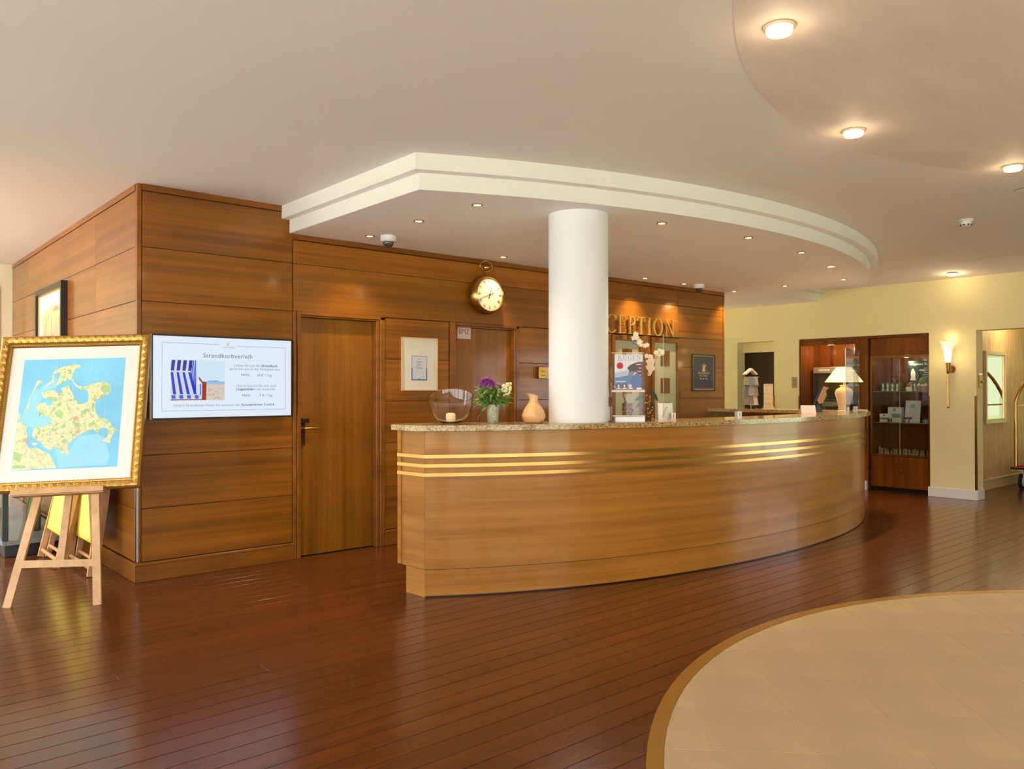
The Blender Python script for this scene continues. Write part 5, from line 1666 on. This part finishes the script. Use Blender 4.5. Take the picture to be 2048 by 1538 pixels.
# ================================================================== YELLOW WALL: SCONCE, SHOP CABINET, VITRINE
sc = thing('wall_sconce', 'lit brass torch sconce with frosted glass flame on the yellow pillar', 'lamp', (XW - .001, 4.10, 1.17), -pi / 2)
oy = -.12
obj('rod', G().tube([(0, oy, .02), (0, oy, .44)], .0115, 12), 'brass', sc, smooth=60)
obj('tip', G().sphere((0, oy, .012), .017, 12), 'brass', sc, smooth=60)
obj('cone', G().lathe([(.0115, .44), (.020, .455), (.022, .49), (.034, .585), (.030, .585), (.0, .57)], 24, (0, oy, 0)), 'brass_d', sc, smooth=40)
obj('wall_plate', G().lathe([(0, -.012), (.045, -.012), (.05, 0), (0, 0)], 24, (0, 0, .50), 'Y'), 'brass', sc, smooth=40)
obj('arm', G().tube([(0, -.012, .50), (0, -.06, .485), (0, oy + .01, .475)], .012, 8), 'brass', sc, smooth=60)
g = G().lathe([(.030, .586), (.036, .64), (.046, .70)], 32, (0, oy, 0))
obj('glass_cup', g, 'sconce', sc, smooth=60)
g = G().lathe([(.046, .7002), (.058, .75), (.078, .80), (.098, .84), (.095, .84), (.074, .80), (.054, .75), (.042, .7002)], 32, (0, oy, 0))
g.v = [(x, y, z + (z - .70) * (-x) * 2.2 / .14 * .14) for x, y, z in g.v]
obj('glass_lip', g, 'sconce_t', sc, smooth=60)
lamp_light('sconce_glow', 'POINT', (0, oy - .10, .66), 3.5, (1, .72, .38), sc, .06)
lamp_light('sconce_up', 'POINT', (0, -.06, .90), .7, (1, .74, .40), sc, .04)


def yplate(name, label, cat, y, z, w, h, mat, sub=None):
    t = thing(name, label, cat, (XW - .001, y, z), -pi / 2)
    obj('plate', G().box(-w / 2, w / 2, -.008, 0, 0, h, .002), mat, t)
    obj('rocker', G().box(-w * .22, w * .22, -.012, -.0085, h * .55, h * .8, .001).box(-w * .22, w * .22, -.012, -.0085, h * .2, h * .45, .001), sub or mat, t)
    return t


yplate('switch_plate', 'tan double switch plate on the yellow wall left of the shop niche', 'switch', 6.31, 1.435, .085, .165, flat('switch_plate', 178, 160, 110, .4), flat('switch_tan', 150, 134, 92, .4))
t = thing('brass_switch', 'brass wall plate on the narrow side of the yellow pillar', 'switch', (11.205, 3.809, 1.435))
obj('plate', G().box(-.06, .06, -.012, 0, 0, .17, .003), 'brass', t)
obj('knob', G().lathe([(0, -.03), (.012, -.03), (.014, -.012), (0, -.012)], 16, (.03, 0, .07), 'Y'), 'brass', t, smooth=40)

# shop cabinet (local x runs along the wall to the right, y into the niche)
cb = thing('shop_cabinet', 'dark wood shop cabinet with brass edged glass doors in the niche', 'cabinet', (XW + .06, 4.79, 0), -pi / 2)
CW = .40
o = lambda n, g, m, **k: obj(n, g, m, cb, **k)
o('plinth', G().box(-CW + .01, CW - .01, .04, .54, .001, .06), 'black')
g = G().box(-CW, -CW + .02, .02, .555, .061, 2.12).box(CW - .02, CW, .02, .555, .061, 2.12).box(-CW + .021, CW - .021, .535, .555, .061, 2.12).box(-CW + .021, CW - .021, .02, .534, .49, .515)
o('carcass', g, 'dark_wood')
for s in (-1, 1):
    x0, x1 = (-CW + .002, -.002) if s < 0 else (.002, CW - .002)
    d = o('door', G().box(x0, x1, .0, .018, .065, .485, .002), 'dark_wood')
    kx = -.045 if s < 0 else .03
    obj('knob', G().sphere((kx, -.012, .435), .009, 8), 'chrome', d, smooth=60)
    if s > 0:
        obj('lock', G().sphere((.02, -.006, .30), .008, 8), 'chrome', d, smooth=60)
o('header', G().box(-CW, CW, .0, .018, 1.88, 2.12, .003), 'dark_wood')
o('brass_frame', G().box(-CW, -CW + .022, -.004, .018, .52, 1.876).box(CW - .022, CW, -.004, .018, .52, 1.876).box(-CW + .023, CW - .023, -.004, .018, 1.845, 1.876), 'brass_d')
o('glass_door', G().box(-CW + .024, -.002, .004, .009, .53, 1.842), 'pane')
o('glass_door', G().box(.002, CW - .024, .004, .009, .53, 1.842), 'pane')
for z in (1.385, .955):
    o('glass_shelf', G().box(-CW + .024, CW - .024, .03, .53, z - .008, z), P('shelf_glass', srgb(150, 140, 110), .1, spec=.6) if 'shelf_glass' not in bpy.data.materials else bpy.data.materials['shelf_glass'])
strp = struct('trim_9', G().box(XW + .012, XW + .028, 5.222, 5.238, .52, 1.88), 'brass_d')

CBW = lambda x, y, z: (XW + .06 + y, 4.79 - x, z)


def cab_thing(name, label, cat, x, y, z, group=None):
    return thing(name, label, cat, CBW(x, y, z), -pi / 2, group)


lamp_light('cabinet_light', 'POINT', (0, .22, 1.80), 5, (1, .76, .46), cb, .03)
o('glass_edge', G().box(-.0018, .0018, .003, .010, .53, 1.842), flat('glass_edge_pale', 186, 176, 140, .2))
# goods in the cabinet
gm = P('patterned_paper', srgb(96, 104, 70), .6, var=.9, vscale=(38, 38, 38))
for k, (x, w) in enumerate(((-.20, .26), (.105, .11))):
    t = cab_thing('patterned_box', ('green and white patterned gift box at the left of the top shelf', 'narrow green and white patterned box below the green poster')[k], 'box', x, .16, 1.3855)
    obj('box_body', G().box(-w / 2, w / 2, 0, .12, 0, .125, .003), gm, t)
    q = random.Random(50 + k)
    for m in range(4 if k == 0 else 2):
        cx = -w / 2 + w * (m + .5) / (4 if k == 0 else 2)
        obj('white_figure', G().front([(cx - .016, .004), (cx + .016, .004), (cx + .012, .05), (cx + .018, .085), (cx + .004, .11), (cx - .01, .09), (cx - .004, .05)], -.002, -.0003), 'paper', t)
t = cab_thing('dark_red_book', 'dark red folded item lying on the patterned gift box', 'book', -.215, .165, 1.5112)
obj('cover', G().front([(-.07, 0), (.06, 0), (.03, .055), (-.05, .058)], .02, .09), flat('dark_red', 96, 36, 24), t)
t = cab_thing('poster', 'dark green poster with white writing and a white bird in the cabinet', 'poster', .18, .30, 1.3855)
obj('panel', G().box(-.19, .19, 0, .008, .12, .42, .001), flat('poster_green', 24, 52, 36, .4), t)
obj('poster_foot', G().box(-.10, .10, .009, .06, 0, .15), flat('poster_green', 24, 52, 36, .4), t)
art('white_bird', [(-.165, .15), (-.085, .15), (-.095, .19), (-.09, .25), (-.11, .30), (-.125, .315), (-.14, .30), (-.155, .25), (-.15, .19)], 'paper', t, -.0005)
text('poster_text', 'Rügener Kreide', .046, 'white_ink', t, (-.165, -.0008, .375), align='LEFT', sx=1.15)
for k in range(6):
    art('text_line', R_(.0 + .02 * (k % 2), .16, .16 + k * .031, .167 + k * .031), 'white_ink', t, -.0005)
t = cab_thing('gift_basket', 'cellophane wrapped gift basket with a green ball on the top shelf', 'basket', .255, .15, 1.3855)
obj('basket', G().lathe([(0, 0), (.075, 0), (.095, .07), (.09, .07), (.07, .01), (0, .01)], 20), flat('basket_tan', 176, 140, 84), t, smooth=40)
obj('green_ball', G().sphere((.0, 0, .13), .062, 12), flat('sponge_green', 120, 150, 76), t, smooth=60)
obj('white_pieces', G().sphere((.05, -.04, .08), .03, 8).sphere((-.04, -.05, .08), .028, 8).sphere((.01, -.06, .075), .024, 8), 'paper', t, smooth=60)
obj('cellophane', G().lathe([(.098, .06), (.10, .12), (.06, .22), (.02, .27), (.05, .34)], 14), 'acryl', t, smooth=60)
obj('bow', G().sphere((-.02, -.02, .285), .022, 8, (1.4, .6, .8)).sphere((.025, -.02, .285), .022, 8, (1.4, .6, .8)), 'paper', t, smooth=60)
t = cab_thing('white_tub', 'white tub with an orange lid picture below the gift basket', 'tub', .10, .06, 1.3855)
obj('tub', G().lathe([(0, 0), (.04, 0), (.042, .06), (0, .06)], 20), 'paper', t, smooth=40)
obj('lid', G().sphere((0, 0, .085), .028, 10, (1, 1, .8)), flat('lid_orange', 170, 90, 50), t, smooth=60)
for k, (x, w, h, z, lab) in enumerate(((-.165, .185, .205, .9556, 'large white box with a teal band on the middle shelf'), (-.250, .130, .115, .9556, 'smaller white box with a teal band in front of the large one'))):
    t = cab_thing('soap_box', lab, 'box', x, .22 - k * .13, z, 'white boxes on the middle shelf')
    obj('box_body', G().box(-w / 2, w / 2, 0, .10, 0, h, .002), 'paper', t)
    obj('teal_band', G().box(-w / 2 - .001, w / 2 + .001, -.0012, -.0003, h * .30, h * .56), flat('teal_band', 128, 146, 140), t)
    obj('emblem', G().box(-.018, .018, -.0012, -.0003, h * .72, h * .92).box(-.03, .03, -.0022, -.0014, h * .40, h * .46), flat('emblem_grey', 150, 150, 140), t)
t = cab_thing('honey_jar', 'little jar with a gold lid beside the white boxes', 'jar', -.155, .05, .9556)
obj('jar', G().lathe([(0, 0), (.026, 0), (.028, .04), (.024, .046), (0, .046)], 20), flat('honey', 110, 74, 24, .2), t, smooth=40)
obj('lid', G().lathe([(.027, .0465), (.027, .062), (0, .062)], 20), 'brass_d', t, smooth=40)
t = cab_thing('info_sheet', 'upright white information sheet on the middle shelf', 'sheet', .065, .24, .9556)
obj('sheet', G().bar((0, 0, 0), (0, .05, .30), .205, .002, (0, 1, 0)), 'paper', t)
for k in range(7):
    z = .05 + k * .025
    obj('text_line', G().box(-.06 + .01 * (k % 3), .06 - .01 * (k % 2), z * .166 - .003, z * .166 - .0015, z, z + .004), 'ink_lb', t)
obj('picture', G().box(-.03, .03, .225 * .166 - .004, .225 * .166 - .002, .20, .25), 'ink_lb', t)
jl = [(.045, 'first glass jar with a blue ribbon before the white sheet'), (.10, 'second glass jar with a blue ribbon before the white sheet'), (.295, 'glass jar with a blue ribbon near the brass guard'), (.35, 'glass jar with a blue ribbon next to the pillar')]
jp = None
for x, lab in jl:
    if jp is None:
        jp = cab_thing('ribbon_jar', lab, 'jar', x, .09, .9556, 'ribboned jars on the middle shelf')
        obj('jar', G().lathe([(0, 0), (.024, 0), (.026, .008), (.025, .05), (.0, .052)], 20), flat('jar_white', 206, 200, 180, .2), jp, smooth=40)
        obj('blue_ribbon', G().box(-.006, .006, -.027, .027, .002, .060).sphere((-.014, 0, .066), .012, 8, (1.3, .6, .7)).sphere((.014, 0, .066), .012, 8, (1.3, .6, .7)), flat('ribbon_blue', 50, 50, 120), jp, smooth=60)
    else:
        t = copy_tree(jp); t.location = CBW(x, .09, .9556); t['label'] = lab
q = random.Random(70)
sp_ = None
for k in range(34):
    x = -.32 + .64 * (k % 17) / 16 + q.uniform(-.01, .01); y = .10 + .11 * (k // 17) + q.uniform(-.02, .02)
    if sp_ is None or k == 1:
        t = cab_thing('stone_figure', 'small pale carved figure among many on the bottom shelf', 'figurine', x, y, .5156, 'pale figures on the bottom shelf')
        hh = .10 if k == 0 else .075
        obj('figure_body', G().lathe([(0, 0), (.020, 0), (.024, .012), (.014, hh * .45), (.020, hh * .7), (.012, hh * .88), (.016, hh * .95), (.0, hh * 1.1)], 10), flat('stone_pale', 150, 134, 96), t, smooth=60)
        obj('figure_arm', G().sphere((.016, -.004, hh * .55), .010, 6, (.8, .8, 1.6)), flat('stone_olive', 96, 86, 52), t, smooth=60)
        sp_ = t
    else:
        t = copy_tree(sp_); t.location = CBW(x, y, .5156)
        t.rotation_euler = (0, 0, q.uniform(0, 6)); s_ = q.uniform(.65, .85); t.scale = (s_, s_, s_ * q.uniform(1.0, 1.4))

# glass vitrine in the left niche
vn = thing('shop_vitrine', 'glass shop vitrine with pale lettered header behind the table lamp', 'display case', (XW + .28, 5.885, 0), -pi / 2)
o = lambda n, g, m, **k: obj(n, g, m, vn, **k)
VW = .275
o('cabinet_base', G().box(-VW, VW, 0, .26, .001, .90, .003), 'dark_wood')
hd = o('header', G().box(-VW, VW, -.004, .26, 1.655, 1.745, .002), flat('header_grey', 190, 170, 136, .4))
text('header_text', 'GERMAINE', .036, P('lit_header_text', (.9, .9, .9), .5, emit=(1, 1, .95), estr=.8), hd, (-.10, -.0048, 1.700), align='CENTER')
for x in (-VW, VW - .008):
    o('corner_edge', G().box(x, x + .008, 0, .008, .901, 1.654), flat('pillar_grey', 120, 104, 84, .3))
o('glass_front', G().box(-VW + .009, VW - .009, .001, .005, .901, 1.654), 'pane')
o('glass_shelf', G().box(-VW + .01, VW - .01, .02, .25, 1.255, 1.262), bpy.data.materials['shelf_glass'])
vloc = lambda x, y, z: (XW + .28 + y, 5.885 - x, z)
t = thing('purse', 'dark purple clutch with silver script in the glass vitrine', 'purse', vloc(.05, .09, 1.2625), -pi / 2)
obj('purse_body', G().box(-.15, .20, 0, .06, 0, .13, .012), flat('purple_black', 34, 24, 36, .3), t)
g = G()
for k in range(5):
    g.tube([(-.03 + k * .035, -.002, .06), (-.015 + k * .035, -.002, .09), (.0 + k * .035, -.002, .06)], .003, 5)
obj('script', g, flat('script_silver', 150, 136, 156, .3), t)
t = thing('price_board', 'white lettered label board under the clutch in the vitrine', 'sign', vloc(.02, .04, 1.160), -pi / 2)
obj('board', G().box(-.18, .20, 0, .01, 0, .07, .001), flat('board_grey', 160, 152, 140, .4), t)
text('board_text', 'GERMAINE', .03, 'white_ink', t, (.06, -.0006, .04), align='CENTER')
obj('board_post', G().box(-.15, -.14, .011, .018, -.258, .06).box(.15, .16, .011, .018, -.258, .06), 'steel', t)
q = random.Random(15)
bt = None
for k in range(6):
    lab = 'slim cosmetic bottle in a row on the floor of the vitrine'
    if bt is None:
        bt = thing('cosmetic_bottle', lab, 'bottle', vloc(-.02 + k * .04, .14, .9006), -pi / 2, 'cosmetic bottles in the vitrine')
        obj('bottle_body', G().lathe([(0, 0), (.014, 0), (.014, .13), (.006, .14), (.006, .15), (0, .15)], 14), flat('bottle_grey', 130, 134, 120, .2), bt, smooth=40)
        obj('bottle_cap', G().lathe([(.008, .1502), (.008, .18), (0, .18)], 12), 'plastic', bt, smooth=40)
    else:
        t = copy_tree(bt); t.location = vloc(-.02 + k * .04, .14, .9006)
t = thing('grey_carton', 'grey slanted carton standing beside the bottles in the vitrine', 'box', vloc(.10, .075, .9006), -pi / 2)
obj('carton', G().prism([(-.05, 0), (.06, 0), (.09, .20), (-.01, .20)], lambda a, b, d: (a, d, b), 0, .05), flat('carton_grey', 168, 166, 164, .4), t)
obj('carton_print', G().prism([(-.03, .04), (.05, .04), (.055, .08), (-.02, .08)], lambda a, b, d: (a, d, b), -.0012, -.0004), flat('carton_print', 130, 132, 140), t)

# ---- alcove: mirror and luggage cart
mi = thing('wall_mirror', 'tall champagne framed mirror on the grasscloth wall of the alcove', 'mirror', (12.685, 4.129, .93))
MWD, MHH = .405, 1.02
obj('frame', G().ribbon([(-MWD, 0), (MWD, 0), (MWD, MHH), (-MWD, MHH)], [(-MWD + .045, .045), (MWD - .045, .045), (MWD - .045, MHH - .045), (-MWD + .045, MHH - .045)], -.035, 0, closed=True).tf(PM), P('champagne_frame', srgb(196, 176, 140), .3, metal=.5), mi)
obj('inner_bead', G().ribbon([(-MWD + .0455, .0455), (MWD - .0455, .0455), (MWD - .0455, MHH - .0455), (-MWD + .0455, MHH - .0455)], [(-MWD + .06, .06), (MWD - .06, .06), (MWD - .06, MHH - .06), (-MWD + .06, MHH - .06)], -.022, 0, closed=True).tf(PM), 'brass', mi)
obj('mirror_glass', G().box(-MWD + .0605, MWD - .0605, -.012, 0, .0605, MHH - .0605), 'mirror', mi)

lc = thing('luggage_cart', 'brass birdcage luggage cart with red carpet deck in the alcove', 'cart', (13.28, 3.62, 0))
CLX, CLY = .52, .29
obj('deck', G().box(-CLX - .04, CLX + .04, -CLY, CLY, .285, .315, .012), 'brass_d', lc)
obj('bumper', G().ribbon([(-CLX - .07, -CLY - .02), (CLX + .07, -CLY - .02), (CLX + .07, CLY + .02), (-CLX - .07, CLY + .02)], [(-CLX - .041, -CLY), (CLX + .041, -CLY), (CLX + .041, CLY), (-CLX - .041, CLY)], .285, .312, closed=True), flat('bumper_dark', 60, 30, 16, .4), lc)
obj('carpet', G().box(-CLX, CLX, -CLY + .02, CLY - .02, .3152, .327), 'red', lc)
for s in (-1, 1):
    pts = [(-CLX, s * (CLY - .03), .327), (-CLX, s * (CLY - .03), 1.25)]
    for k in range(1, 12):
        t_ = pi * k / 12
        pts.append((-CLX * cos(t_), s * (CLY - .03) * (1 - .6 * sin(t_)), 1.25 + .46 * sin(t_)))
    pts += [(CLX, s * (CLY - .03), 1.25), (CLX, s * (CLY - .03), .327)]
    obj('arch', G().tube(pts, .024, 14), 'brass', lc, smooth=60)
obj('hanging_bar', G().tube([(-CLX, CLY - .03, 1.18), (CLX, CLY - .03, 1.18)], .012, 10).tube([(-CLX, -CLY + .03, 1.18), (CLX, -CLY + .03, 1.18)], .012, 10), 'brass', lc, smooth=60)
for sx_ in (-1, 1):
    for sy_ in (-1, 1):
        cx, cy_ = sx_ * (CLX - .10), sy_ * (CLY - .07)
        w = obj('wheel', G().lathe([(.095, -.022), (.105, -.016), (.105, .016), (.095, .022)], 28, (cx, cy_, .1055), 'Y'), 'rubber', lc, smooth=40)
        obj('wheel_hub', G().lathe([(0, -.024), (.060, -.024), (.074, -.018), (.074, .018), (.06, .024), (0, .024)], 24, (cx, cy_, .1055), 'Y'), 'plastic', w, smooth=40)
        obj('fork', G().prism([(cx - .06, .284), (cx + .02, .284), (cx + .016, .10), (cx - .016, .095)], lambda a, b, d: (a, d, b), cy_ - .034, cy_ - .026).box(cx - .06, cx + .02, cy_ - .034, cy_ + .034, .262, .284), 'plastic', w)
